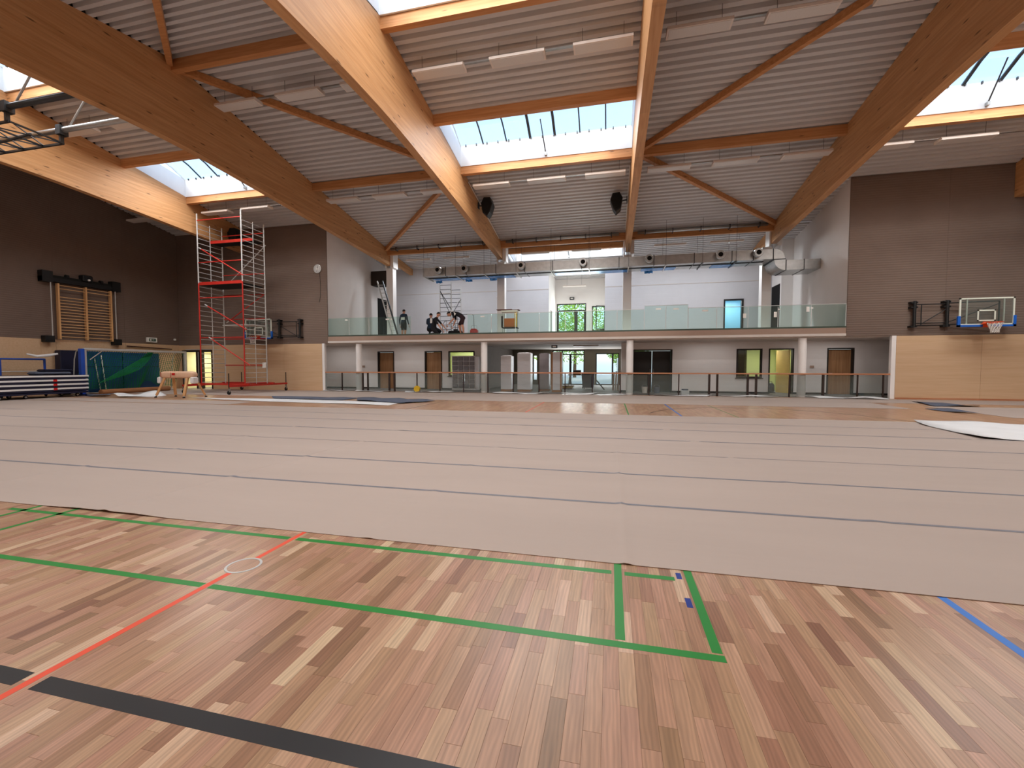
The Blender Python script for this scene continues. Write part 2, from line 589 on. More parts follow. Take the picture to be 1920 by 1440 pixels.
    mh = t.nodes.new('ShaderNodeMapRange'); mh.inputs[3].default_value = 0.487; mh.inputs[4].default_value = 0.508
    t.links.new(fr_.outputs[0], mh.inputs[0]); t.links.new(mh.outputs[0], hs.inputs['Hue'])
    t.links.new(vm2.outputs[0], hs.inputs['Color'])
    t.links.new(hs.outputs[0], bs.inputs['Base Color'])
    return m


m_plank = parquet_mat('oak_strip', True)
m_parquet = parquet_mat('oak_parquet_far', False)


def cover_mat():
    m = M('floor_cover_felt', (174, 158, 148), 0.78, var=0.035, scale=0.7, stretch=(0.5, 2.2, 1), bump=0.12, bscale=3.0, spec=0.25)
    return m


m_cover = cover_mat()

# ------------------------------------------------------------------ floor
floor = thing('floor', kind='structure', label='oak strip sports floor of the hall with court lines', cat='floor')
obj('floor_slab', B().box(-26.6, 20.9, -3.3, 21.45, -0.30, -0.014), m_concrete, floor)
FX0, FX1, FY0, FY1 = -8.6, 5.0, 0.0, 3.3
bb = B()
for x0, x1, y0, y1 in ((-26.4, 20.7, FY1, 21.45), (-26.4, 20.7, -3.1, FY0), (-26.4, FX0, FY0, FY1), (FX1, 20.7, FY0, FY1)):
    bb.box(x0, x1, y0, y1, -0.014, 0.0)
obj('parquet_field', bb, m_parquet, floor)
# the strips near the camera, one by one
SW = 0.0715
cells = []
nrow = int((FX1 - FX0) / SW)
for i in range(nrow):
    x = FX0 + i * SW
    y = FY0 - random.uniform(0, 0.45)
    while y < FY1:
        L = random.uniform(0.30, 0.58)
        a, c = max(y, FY0), min(y + L, FY1)
        if c - a > 0.02:
            r = random.random()
            tone = random.gauss(0.5, 0.16)
            if r < 0.10: tone = random.uniform(0.82, 1.0)
            if r > 0.92: tone = random.uniform(0.02, 0.2)
            cells.append((x, x + SW, a, c, min(max(tone, 0.0), 1.0)))
        y += L


def in_view(cx, cyy):
    fx, fy = -math.sin(R(13)), math.cos(R(13))
    d = cx * fx + cyy * fy
    l = cx * fy - cyy * fx
    if d < 1.25: return 99
    return math.hypot(cx, cyy) if abs(l) < d * 1.2 + 0.05 and cyy < 3.06 else 99


cells.sort(key=lambda c: in_view((c[0] + c[1]) / 2, (c[2] + c[3]) / 2))


def plank_geo(b, c):
    g = 0.00025
    x0, x1, y0, y1 = c[0] + g, c[1] - g, c[2] + g, c[3] - g
    k = 0.0005
    b.add([(x0, y0, -0.013), (x1, y0, -0.013), (x1, y1, -0.013), (x0, y1, -0.013),
           (x0, y0, -k), (x1, y0, -k), (x1, y1, -k), (x0, y1, -k),
           (x0 + k, y0 + k, 0), (x1 - k, y0 + k, 0), (x1 - k, y1 - k, 0), (x0 + k, y1 - k, 0)],
          [(0, 1, 5, 4), (1, 2, 6, 5), (2, 3, 7, 6), (3, 0, 4, 7), (4, 5, 9, 8), (5, 6, 10, 9), (6, 7, 11, 10), (7, 4, 8, 11), (8, 9, 10, 11)])


def set_tone(me, vals):
    at = me.attributes.new('tone', 'FLOAT', 'FACE')
    at.data.foreach_set('value', vals)


for c in cells[:300]:
    b = B(); plank_geo(b, c)
    o = obj('plank', b, m_plank, floor)
    set_tone(o.data, [c[4]] * len(o.data.polygons))
b = B(); vals = []
for c in cells[300:]:
    plank_geo(b, c); vals += [c[4]] * 9
o = obj('remaining_planks', b, m_plank, floor)
set_tone(o.data, vals)
o['kind'] = 'stuff'

# painted court lines
m_lgreen = M('line_green', (38, 128, 52), 0.4, var=0.05)
m_lred = M('line_red', (226, 84, 58), 0.4, var=0.05)
m_lblack = M('line_black', (36, 36, 38), 0.4, var=0.08)
m_lblue = M('line_blue', (40, 112, 196), 0.4, var=0.05)
m_lnavy = M('line_navy', (22, 48, 130), 0.4, var=0.05)


def court_line(x0, x1, y0, y1, m, label):
    o = obj('court_line', B().box(x0, x1, y0, y1, -0.001, 0.0006), m, floor)
    o['label'] = label


G = 'green court line'
court_line(-9.5, -2.53, 2.132, 2.182, m_lgreen, G)
court_line(-2.47, 0.55, 2.132, 2.182, m_lgreen, G)
court_line(-5.75, -2.535, 2.895, 2.945, m_lgreen, G)
court_line(-2.465, 0.02, 2.895, 2.945, m_lgreen, G)
court_line(0.105, 0.425, 2.895, 2.945, m_lgreen, G)
court_line(0.037, 0.087, 2.195, 3.3, m_lgreen, G)
court_line(0.497, 0.547, 2.195, 3.3, m_lgreen, G)
court_line(0.502, 0.542, 12.6, 17.6, m_lgreen, G)
court_line(-5.105, -5.055, 2.22, 3.3, m_lgreen, G)
court_line(-5.575, -5.525, 2.22, 3.3, m_lgreen, G)
court_line(2.42, 2.46, 2.2, 3.3, m_lgreen, G)
court_line(-2.52, -2.48, 0.3, 2.33, m_lred, 'red court line')
court_line(-2.52, -2.48, 2.55, 3.3, m_lred, 'red court line')
court_line(-2.52, -2.48, 12.6, 17.6, m_lred, 'red court line')
court_line(-9.5, -2.55, 1.272, 1.352, m_lblack, 'black court line')
court_line(-2.45, 4.5, 1.272, 1.352, m_lblack, 'black court line')
court_line(1.945, 1.995, 1.36, 3.3, m_lblue, 'blue court line')
court_line(1.93, 1.98, 12.6, 17.6, m_lblue, 'blue court line')
court_line(0.448, 0.482, 2.585, 2.69, m_lnavy, 'dark blue court mark')
court_line(0.44, 0.474, 2.925, 3.01, m_lnavy, 'dark blue court mark')
court_line(-6.5, -6.46, 12.6, 16.4, m_lblack, 'dark court line')
court_line(3.4, 3.43, 12.6, 16.4, m_lgreen, G)
# curved far arc
b = B()
arc = [(4.2 + 3.2 * math.cos(a), 12.2 + 3.4 * math.sin(a)) for a in [R(10 + 8 * k) for k in range(20)]]
for (xa, ya), (xb, yb) in zip(arc, arc[1:]):
    b.bar((xa, ya, 0.0), (xb, yb, 0.0), 0.04, 0.0014)
obj('court_line', b, m_lblack, floor)['label'] = 'dark court arc'
# floor socket ring
sock = thing('floor_socket', (-2.5, 2.44, 0), 'round floor socket cover ringed in silver metal on the red line', 'floor socket')
pr = []
b = B()
n = 40
for k in range(n):
    a0, a1 = 2 * math.pi * k / n, 2 * math.pi * (k + 1) / n
    q = []
    for a in (a0, a1):
        for r_, z in ((0.098, 0.0005), (0.100, 0.003), (0.114, 0.003), (0.116, 0.0005)):
            q.append((-2.5 + r_ * math.cos(a), 2.44 + r_ * math.sin(a), z))
    b.add(q, [(0, 4, 5, 1), (1, 5, 6, 2), (2, 6, 7, 3)])
obj('ring', b, m_alu, sock, smooth=False)
b = B(); b.lathe([(0.097, 0.0004), (0.096, 0.0012)], (-2.5, 2.44, 0), 40)
o = obj('lid', b, m_plank, sock); set_tone(o.data, [0.5] * len(o.data.polygons))

# ------------------------------------------------------------------ covering sheets on the floor


def zc(x, y):
    v = noise.noise(Vector((x * 0.35, y * 0.9, 1.7))) * 0.0022 + noise.noise(Vector((x * 1.1, y * 1.3, 4.2))) * 0.0010
    # long creases across the sheets
    for (cx, sl, w, h) in ((0.12, 0.00, 0.035, 0.011), (-1.9, 0.0, 0.05, 0.006), (-4.9, 0.06, 0.05, 0.011), (-7.2, 0.02, 0.05, 0.009), (3.2, -0.2, 0.06, 0.006), (5.6, 0.12, 0.06, 0.006)):
        d = x - (cx + sl * y)
        v += h * math.exp(-(d / w) ** 2)
    return 0.0055 + v


def sheet(name, x0, x1, y0, y1, mat, label, cat, nx=None, ny=None, group=None, lift=(), zoff=0.0):
    nx = nx or max(8, int((x1 - x0) / 0.16)); ny = ny or 8
    vs, fs = [], []
    for j in range(ny + 1):
        for i in range(nx + 1):
            x = x0 + (x1 - x0) * i / nx; y = y0 + (y1 - y0) * j / ny
            if j in (0, ny):
                y += noise.noise(Vector((x * 0.6, y0 * 3 + j, 9))) * 0.012
            z = zc(x, y) + zoff
            for lx, lw, lh, side in lift:
                e = math.exp(-((x - lx) / lw) ** 2)
                t_ = (j / ny) if side else (1 - j / ny)
                z += lh * e * t_ ** 4
            vs.append((x, y, z))
    W_ = nx + 1
    for j in range(ny):
        for i in range(nx):
            a = j * W_ + i
            fs.append((a, a + 1, a + W_ + 1, a + W_))
    # rim down to the floor
    rim = [i for i in range(W_)] + [j * W_ + nx for j in range(1, ny + 1)] + [ny * W_ + i for i in range(nx - 1, -1, -1)] + [j * W_ for j in range(ny - 1, 0, -1)]
    base = len(vs)
    for k in rim:
        vs.append((vs[k][0], vs[k][1], max(vs[k][2] - 0.004, 0.0008)))
    base2 = len(vs)
    for k in rim:
        vs.append(vs[k])
    for k in range(len(rim)):
        k2 = (k + 1) % len(rim)
        fs.append((base2 + k, base + k, base + k2, base2 + k2))
    b = B(); b.add(vs, fs)
    o = obj(name, b, mat, smooth=True)
    tag(o, label, cat, group)
    return o


SEAMS = [3.05, 4.40, 5.66, 7.03, 8.41, 9.83, 11.14, 12.6]
ordn = ['first', 'second', 'third', 'fourth', 'fifth', 'sixth', 'seventh']
for i in range(7):
    lf = [(-18.0, 0.25, 0.03, 1), (-15.2, 0.2, 0.025, 1)] if i in (4, 5) else ([(-5.0, 0.35, 0.012, 0), (-4.4, 0.3, 0.012, 0)] if i == 0 else ())
    sheet('floor_cover', -26.2, 20.5, SEAMS[i] + 0.002, SEAMS[i + 1] - 0.002, m_cover, nx=1500 if i < 3 else 320, label='long beige protective floor sheet, %s strip counted back from the bare parquet' % ordn[i], cat='floor cover', group='beige cover strips', lift=lf)
for i, (w, x0, x1) in enumerate([(0.048, -26, 20), (0.046, -26, 20), (0.018, -20, 20), (0.046, -26, 20), (0.046, -26, 20), (0.036, -14, 9)]):
    y = SEAMS[i + 1]
    b = B()
    n = 1400 if i < 2 else 300
    vs, fs = [], []
    for k in range(n + 1):
        x = x0 + (x1 - x0) * k / n
        yo = noise.noise(Vector((x * 0.25, i * 7.0, 3))) * 0.02
        vs += [(x, y + yo - w / 2, zc(x, y) + 0.0016), (x, y + yo + w / 2, zc(x, y) + 0.0016)]
    for k in range(n):
        fs.append((2 * k, 2 * k + 2, 2 * k + 3, 2 * k + 1))
    b.add(vs, fs)
    o = obj('seam_tape', b, m_tape)
    tag(o, 'grey adhesive tape along the %s seam of the beige floor sheets' % ordn[i], 'tape', 'seam tapes')
sheet('floor_cover', -8.0, 9.6, 16.45, 18.9, m_cover, 'beige protective sheet in front of the railing, strip beside the bare far parquet', 'floor cover', group='beige cover strips')
sheet('floor_cover', -8.0, 20.4, 18.92, 21.0, m_cover, 'beige protective sheet lying along the foot of the railing', 'floor cover', group='beige cover strips')
sheet('floor_cover', -26.0, -8.02, 16.9, 21.0, m_cover, 'beige protective sheet under the red scaffold tower', 'floor cover', group='beige cover strips')
sheet('floor_cover', -26.0, -13.6, 12.75, 14.0, m_cover, 'beige protective sheet in front of the vaulting horse', 'floor cover', group='beige cover strips')
sheet('floor_cover', 10.6, 20.4, 14.2, 17.6, m_cover, 'beige protective sheet with a slanting edge below the basketball board', 'floor cover', group='beige cover strips')


def poly_sheet(name, pts, z, mat, label, cat, bulge=0.02, seed=0, group=None):
    """a loose sheet: outline on the floor, a wavy surface and a lifted rim"""
    cx = sum(p[0] for p in pts) / len(pts); cyy = sum(p[1] for p in pts) / len(pts)
    K = 5
    ring = []
    dens = []
    for i, p in enumerate(pts):
        q = pts[(i + 1) % len(pts)]
        for k in range(6):
            dens.append((p[0] + (q[0] - p[0]) * k / 6, p[1] + (q[1] - p[1]) * k / 6))
    n = len(dens)
    vs = []
    for s in range(K + 1):
        f = s / K
        for (x, y) in dens:
            X = cx + (x - cx) * f; Y = cyy + (y - cyy) * f
            h = z + bulge * (0.4 + 0.6 * f) * max(0, noise.noise(Vector((X * 1.1 + seed * 5, Y * 1.1, seed))) + 0.35)
            vs.append((X, Y, h))
    fs = []
    for s in range(K):
        for k in range(n):
            k2 = (k + 1) % n
            fs.append((s * n + k, s * n + k2, (s + 1) * n + k2, (s + 1) * n + k))
    base = len(vs)
    for k in range(n):
        p = vs[K * n + k]
        vs.append((p[0], p[1], p[2] - 0.006))
    for k in range(n):
        k2 = (k + 1) % n
        fs.append((K * n + k, K * n + k2, base + k2, base + k))
    b = B(); b.add(vs, fs)
    o = obj(name, b, mat, smooth=True)
    return tag(o, label, cat, group)


poly_sheet('loose_sheet', [(7.55, 12.85), (7.2, 11.95), (6.95, 9.95), (9.0, 9.4), (13.5, 9.8), (13.5, 12.4), (9.5, 12.5)], 0.018, m_sheet,
           'white folded-back sheet with a curled dark edge on the beige cover', 'sheet', 0.05, 3)
poly_sheet('underlay', [(11.6, 19.9), (10.95, 17.7), (11.5, 17.75), (12.3, 17.75), (12.5, 18.0), (12.1, 18.8)], 0.02, m_greysheet,
           'ragged blue-grey underlay scrap below the basketball board', 'underlay', 0.06, 5)
poly_sheet('underlay', [(9.9, 16.35), (10.1, 15.4), (10.52, 15.2), (10.55, 16.3)], 0.02, m_greysheet,
           'small blue-grey underlay scrap at the slanting sheet edge', 'underlay', 0.05, 6)
poly_sheet('underlay', [(-15.2, 16.6), (-14.0, 15.4), (-10.65, 15.35), (-10.6, 16.5)], 0.02, m_greysheet,
           'long blue-grey underlay strip in front of the wooden wall', 'underlay', 0.03, 7)
poly_sheet('underlay', [(-10.5, 16.2), (-9.9, 15.2), (-7.6, 14.45), (-6.7, 15.6), (-7.2, 15.9), (-10.0, 16.6)], 0.035, m_greysheet,
           'blue-grey underlay strip with a pointed end on the far parquet', 'underlay', 0.05, 8)
poly_sheet('loose_sheet', [(-18.0, 15.0), (-13.4, 14.2), (-7.7, 13.75), (-7.75, 14.9), (-13.8, 15.3)], 0.012, m_sheet,
           'long pale sheet lying before the blue-grey underlay', 'sheet', 0.02, 9)
for i, (xa, xb, s) in enumerate([(-16.0, -14.3, 1), (-13.9, -11.8, 2), (-10.9, -8.1, 3), (-6.0, -3.0, 4), (-2.4, -0.6, 5), (-0.4, 0.9, 6), (2.0, 4.6, 7), (5.0, 7.4, 8), (8.6, 11.6, 9)]):
    w = random.uniform(0.30, 0.55)
    lab = ['beside the wooden wall end', 'at the first round column', 'behind the yellow tool reel', 'before the wrapped pallets', 'before the entrance clutter',
           'at the third round column', 'before the black double doors', 'before the green-lit window', 'at the right end of the railing'][i]
    poly_sheet('paper_strip', [(xa, 21.35), (xa + 0.2, 21.35 - w), (xb - 0.3, 21.3 - w), (xb, 21.38)], 0.018, m_sheet,
               'torn white paper strip along the railing foot, ' + lab, 'paper', 0.09, 20 + s, 'paper strips under the railing')

# ------------------------------------------------------------------ roof: beams, purlins, deck, roof lights


def zbot(y):
    d = y - 11.2
    return 8.74 - 0.070 * (math.sqrt(d * d + 4) - 2)


beam_label = ['curved glulam roof beam that ends above the red scaffold tower', 'curved glulam roof beam ending above the leaning ladder on the gallery',
              'curved glulam roof beam with bright side at the left of the middle skylight', 'narrow-looking glulam roof beam at the right of the middle skylight',
              'broad brown glulam roof beam running to the bent end of the air duct', 'glulam roof beam whose end shows above the basketball board']
for i, X in enumerate(BEAM_X):
    yend = 25.4 if 0 < i < 5 else 21.44
    ys = [-3.1 + (yend + 3.1) * k / 48 for k in range(49)]
    vs, fs = [], []
    for y in ys:
        for xx in (X - 0.14, X + 0.14):
            vs.append((xx, y, zbot(y)))
        for xx in (X - 0.14, X + 0.14):
            vs.append((xx, y, roofz(min(y, 25.09))))
    for k in range(48):
        a = 4 * k; c = a + 4
        fs += [(a, a + 1, c + 1, c), (a + 3, a + 2, c + 2, c + 3), (a, c, c + 2, a + 2), (a + 1, a + 3, c + 3, c + 1)]
    fs += [(0, 2, 3, 1), (192, 193, 195, 194)]
    b = B(); b.add(vs, fs)
    tag(obj('roof_beam', b, m_beam), beam_label[i], 'beam', 'glulam roof beams', 'structure')
for i in (1, 4):
    X = BEAM_X[i]
    b = B(); b.prism([(25.95, roofz(25.95) - 0.50), (28.6, roofz(28.6) - 0.42), (28.6, roofz(28.6) - 0.02), (25.95, roofz(25.95) - 0.02)], 'x', X - 0.12, X + 0.12)
    tag(obj('roof_beam', b, m_beam), 'short glulam beam over the gallery %s' % ('behind the standing worker' if i == 1 else 'behind the bent duct'), 'beam', 'gallery beams', 'structure')

bayname = ['left skylight bay', 'bay left of the middle skylight', 'middle skylight bay', 'bay right of the middle skylight', 'right skylight bay']


def purlin(i, y, label, h=0.32, w=0.20):
    x0, x1 = BEAM_X[i] + 0.14, BEAM_X[i + 1] - 0.14
    z = roofz(y)
    s = -0.177 if y > 11.2 else 0.177
    b = B(); b.prism([(y - w / 2, z - h), (y + w / 2, z - h), (y + w / 2, z + s * w / 2 - 0.005), (y - w / 2, z - s * w / 2 - 0.005)], 'x', x0, x1)
    tag(obj('purlin', b, m_purl), label, 'purlin', 'roof purlins', 'structure')


for i in range(5):
    purlin(i, 11.42, 'wooden purlin at the roof ridge in the ' + bayname[i])
    purlin(i, 18.08, 'wooden purlin at mid slope in the ' + bayname[i])
    if i in SKY_BAYS:
        purlin(i, 15.08, 'wooden purlin along the upper edge of the skylight in the ' + bayname[i])
        purlin(i, 8.15, 'wooden purlin near the camera in the ' + bayname[i])
        purlin(i, 4.34, 'wooden purlin behind the ridge skylight in the ' + bayname[i])
        purlin(i, 1.24, 'wooden purlin nearest the entrance wall in the ' + bayname[i])
    if 0 < i < 4:
        purlin(i, 25.02, 'wooden eaves purlin above the air duct in the ' + bayname[i], 0.40, 0.16)


def diag(i, j, ya, yb, label):
    sx = 0.14 if j > i else -0.14
    b = B(); b.bar((BEAM_X[i] + sx, ya, roofz(ya) - 0.12), (BEAM_X[j] - sx, yb, roofz(yb) - 0.12), 0.16, 0.22)
    m = m_purl
    tag(obj('diagonal_brace', b, m), label, 'brace', 'diagonal roof braces', 'structure')


diag(1, 2, 11.5, 18.0, 'diagonal roof brace rising to the ridge left of the middle skylight')
diag(2, 1, 18.2, 24.8, 'diagonal roof brace running down to the beam end above the ladder')
diag(1, 2, 11.3, 4.6, 'diagonal roof brace running from the ridge towards the camera')
diag(4, 3, 11.5, 18.0, 'long diagonal roof brace right of the middle skylight')
diag(3, 4, 18.2, 24.8, 'diagonal roof brace running down to the bent duct end')
diag(4, 3, 11.3, 4.6, 'diagonal roof brace on the camera side of the ridge')

ceiling = thing('ceiling', kind='structure', label='ribbed metal roof deck over the hall', cat='ceiling')
PITCH = 0.28


def deck(x0, x1, y0, y1):
    """trapezoidal sheet, ribs along X"""
    prof = []
    n = max(1, round((y1 - y0) / PITCH))
    p = (y1 - y0) / n
    for k in range(n):
        y = y0 + k * p
        for f, h in ((0.0, 0.0), (0.46, 0.0), (0.55, 0.15), (0.91, 0.15)):
            prof.append((y + f * p, roofz(y + f * p) + h))
    prof.append((y1, roofz(y1)))
    vs, fs = [], []
    for y, z in prof:
        vs += [(x0, y, z), (x1, y, z)]
    for k in range(len(prof) - 1):
        a = 2 * k
        fs.append((a, a + 1, a + 3, a + 2))
    b = B(); b.add(vs, fs)
    return obj('roof_panel', b, m_deck, ceiling)


for i, X in enumerate(BEAM_X):
    b = B()
    for ya, yb in ((-3.2, 11.2), (11.2, 25.09)):
        b.prism([(ya, roofz(ya)), (yb, roofz(yb)), (yb, roofz(yb) + 0.17), (ya, roofz(ya) + 0.17)], 'x', X - 0.09, X + 0.09)
    obj('rib_closure', b, m_blackmat, ceiling)  # black strips added to keep sky out and darken the rib notches
edges_x = [-26.6] + BEAM_X + [20.9]
for k in range(7):
    x0, x1 = edges_x[k], edges_x[k + 1]
    if k - 1 in SKY_BAYS:
        ycuts = [-3.3] + [v for s in SKY_Y for v in s] + [25.09]
        for a in range(0, len(ycuts), 2):
            deck(x0, x1, ycuts[a], ycuts[a + 1])
    else:
        deck(x0, x1, -3.3, 25.09)
# rear roof over the gallery with its own roof light in the middle bay
for k, (x0, x1) in enumerate([(-15.9, BEAM_X[1]), (BEAM_X[1], BEAM_X[2]), (BEAM_X[3], BEAM_X[4]), (BEAM_X[4], 10.2)]):
    deck(x0, x1, 25.1, 28.7)
deck(BEAM_X[2], BEAM_X[3], 25.1, 26.25)
deck(BEAM_X[2], BEAM_X[3], 28.2, 28.7)
deck(-4.5, 0.0, 28.7, 32.5)
b = B(); b.box(BEAM_X[2], BEAM_X[3], 26.05, 26.25, roofz(26.2) - 0.32, roofz(26.2) - 0.01)
tag(obj('purlin', b, m_purl), 'wooden purlin before the small gallery skylight', 'purlin', 'roof purlins', 'structure')


def rooflight(n, x0, x1, y0, y1, hh=0.85):
    t = thing('window_%d' % n, ((x0 + x1) / 2, (y0 + y1) / 2, roofz((y0 + y1) / 2)), kind='structure',
              label='rooflight %s' % {1: 'a'}.get(n, 'b'), cat='skylight')
    th = 0.05
    for ya, yb in ((y0 - th, y0), (y1, y1 + th)):
        z = roofz((ya + yb) / 2)
        obj('upstand', B().box(x0, x1, ya, yb, z - 0.02, z + hh), m_upstand, t)
    for xa, xb in ((x0 - th, x0), (x1, x1 + th)):
        b = B(); b.prism([(y0, roofz(y0) - 0.02), (y1, roofz(y1) - 0.02), (y1, roofz(y1) + hh), (y0, roofz(y0) + hh)], 'x', xa, xb)
        obj('upstand', b, m_upstand, t)
    # arched glazing in bays
    nb = 7
    arch = [(y0 - th + (y1 - y0 + 2 * th) * k / 4, 0.34 * math.sin(math.pi * k / 4)) for k in range(5)]
    for k in range(nb):
        xa = x0 + (x1 - x0) * k / nb; xb = x0 + (x1 - x0) * (k + 1) / nb
        vs, fs = [], []
        for y, dz in arch:
            z = roofz(y0) + (roofz(y1) - roofz(y0)) * (y - y0) / (y1 - y0) + hh + dz
            vs += [(xa, y, z), (xb, y, z)]
        for q in range(4):
            fs.append((2 * q, 2 * q + 1, 2 * q + 3, 2 * q + 2))
        b = B(); b.add(vs, fs)
        obj('pane', b, m_poly, t)
    for k in range(nb + 1):
        xx = x0 + (x1 - x0) * k / nb
        w = 0.10 if k in (3, 4) else 0.05
        pts = []
        for y, dz in arch:
            z = roofz(y0) + (roofz(y1) - roofz(y0)) * (y - y0) / (y1 - y0) + hh + dz - 0.03
            pts.append((xx, y, z))
        b = B()
        for p, q in zip(pts, pts[1:]):
            b.bar(p, q, w, 0.05)
        obj('glazing_bar', b, m_dsteel if k not in (0, nb) else m_upstand, t)
    b = B()
    for k in range(15):
        xx = x0 + 0.25 + (x1 - x0 - 0.5) * k / 14
        z = roofz(y1) + hh
        b.box(xx - 0.02, xx + 0.02, y1 - 0.05, y1, z - 0.06, z + 0.02)
    obj('clips', b, m_dsteel, t)
    zc_ = roofz(y1)
    xm = (x0 + x1) / 2 + 0.15
    obj('opening_rod', B().tube([(xm, y1 - 0.06, zc_ + 0.1), (xm - 0.1, y1 - 0.9, zc_ + 1.05)], 0.022, 8), m_dsteel, t)
    obj('rod_bracket', B().box(xm - 0.04, xm + 0.04, y1 - 0.12, y1, zc_ + 0.03, zc_ + 0.14), m_steel, t)
    return t


wn_ = 1
sk_labels = {(0, 0): 'far left roof light nearest the camera side wall', (0, 1): 'left roof light at the ridge', (0, 2): 'left roof light above the scaffold tower bay',
             (2, 0): 'middle roof light behind the camera', (2, 1): 'middle roof light at the ridge', (2, 2): 'large middle roof light above the air duct',
             (4, 0): 'right roof light behind the camera', (4, 1): 'right roof light at the ridge', (4, 2): 'right roof light beyond the broad brown beam'}
for i in SKY_BAYS:
    for q, (y0, y1) in enumerate(SKY_Y):
        t = rooflight(wn_, BEAM_X[i] + 0.14, BEAM_X[i + 1] - 0.14, y0, y1)
        t['label'] = sk_labels[(i, q)]
        wn_ += 1
t = rooflight(wn_, BEAM_X[2] + 0.25, BEAM_X[3] - 0.25, 26.3, 28.15, 0.5); t['label'] = 'small roof light over the gallery above the duct'; wn_ += 1

# ------------------------------------------------------------------ walls


def wall(name, axis, p0, p1, u0, u1, z0, z1, holes, mat, parent=None, kind='structure', label=None):
    """wall slab with rectangular holes; axis 'y': plane across Y (u = X); axis 'x': plane across X (u = Y)"""
    us = sorted({u0, u1} | {h[0] for h in holes} | {h[1] for h in holes})
    zs = sorted({z0, z1} | {h[2] for h in holes} | {h[3] for h in holes})
    us = [u for u in us if u0 <= u <= u1]; zs = [z for z in zs if z0 <= z <= z1]
    b = B()
    for i in range(len(us) - 1):
        run = None
        for j in range(len(zs) - 1):
            cu, cz = (us[i] + us[i + 1]) / 2, (zs[j] + zs[j + 1]) / 2
            solid = not any(h[0] < cu < h[1] and h[2] < cz < h[3] for h in holes)
            if solid:
                run = [zs[j], zs[j + 1]] if run is None else [run[0], zs[j + 1]]
            if (not solid or j == len(zs) - 2) and run is not None:
                if axis == 'y': b.box(us[i], us[i + 1], p0, p1, run[0], run[1])
                else: b.box(p0, p1, us[i], us[i + 1], run[0], run[1])
                run = None
    o = obj(name, b, mat, parent)
    if parent is None:
        tag(o, label, 'wall' if label else None, None, kind)
    return o


ZR = 9.55
wl = thing('wall_left', (-26.4, 9, 0), kind='structure', label='left end wall of the hall, dark boards above pale wood', cat='wall')
for k in range(8):
    y0, y1 = -3.1 + k * 3.07, -3.1 + (k + 1) * 3.07
    obj('wood_panel', B().box(-26.46, -26.38, y0 + 0.004, min(y1, 21.45) - 0.004, 0.0, 2.70), m_woodpan, wl)
    b = B(); ym = min(y1, 21.45)
    pts = [(y0 + 0.003, 2.705), (ym - 0.003, 2.705), (ym - 0.003, roofz(ym))]
    if y0 < 11.2 < ym: pts.append((11.2, roofz(11.2)))
    pts.append((y0 + 0.003, roofz(y0)))
    b.prism(pts, 'x', -26.47, -26.40)
    obj('acoustic_panel', b, m_felt, wl)
obj('backing', B().box(-26.9, -26.47, -3.3, 21.6, 0, 11.4), m_blackmat, wl)
wr = thing('wall_right', (20.7, 9, 0), kind='structure', label='right end wall of the hall', cat='wall')
obj('wood_panel', B().box(20.68, 20.76, -3.1, 21.45, 0, 2.7), m_woodpan, wr)
b = B(); b.prism([(-3.1, 2.705), (21.45, 2.705), (21.45, roofz(21.45)), (11.2, roofz(11.2)), (-3.1, roofz(-3.1))], 'x', 20.70, 20.77)
obj('acoustic_panel', b, m_felt, wr)
wf = thing('wall_front', (-2.8, -3.1, 0), kind='structure', label='long wall behind the camera', cat='wall')
obj('wood_panel', B().box(-26.4, 20.7, -3.2, -3.1, 0, 2.7), m_woodpan, wf)
obj('plaster', B().box(-26.4, 20.7, -3.2, -3.12, 2.705, roofz(-3.1) + 0.1), m_white, wf)
# back wall, left and right wing
wb = thing('wall_back', (-2.8, 21.45, 0), kind='structure', label='back wall wings of the hall, brown boards over pale wood', cat='wall')
DL = (-26.15, -23.85, 0, 2.38)
for x0, x1 in ((-26.4, DL[0]), (-23.85, -21.3), (-21.3, -18.7), (-18.7, -16.14)):
    obj('wood_panel', B().box(x0 + 0.004, x1 - 0.004, 21.43, 21.55, 0, 2.69), m_woodpan, wb)
obj('wood_panel', B().box(DL[0], DL[1], 21.43, 21.55, DL[3], 2.69), m_woodpan, wb)
for x0, x1 in ((11.86, 14.85), (14.85, 17.8), (17.8, 20.7)):
    obj('wood_panel', B().box(x0 + 0.004, x1 - 0.004, 21.43, 21.55, 0.012, 2.69), m_woodpan, wb)
for x0, x1 in ((-26.4, -22.85), (-22.85, -19.3), (-19.3, -15.75), (10.0, 13.55), (13.55, 17.1), (17.1, 20.7)):
    obj('acoustic_panel', B().box(x0 + 0.003, x1 - 0.003, 21.45, 21.57, 2.70, roofz(21.5) + 0.03), m_felt, wb)
obj('backing', B().box(-26.6, -16.1, 21.575, 21.62, 2.4, ZR), m_blackmat, wb)
obj('backing', B().box(11.9, 20.8, 21.575, 21.62, 0, ZR), m_blackmat, wb)
for x0, x1 in ((-16.14, -15.98), (11.7, 11.86)):
    obj('wall_end', B().box(x0, x1, 21.44, 21.60, 0, 2.70), m_white, wb)
tag(obj('baseboard_back', B().box(11.88, 20.7, 21.405, 21.43, 0, 0.06), m_handrail), 'narrow dark skirting at the foot of the right wooden wall', 'baseboard', None, 'structure')

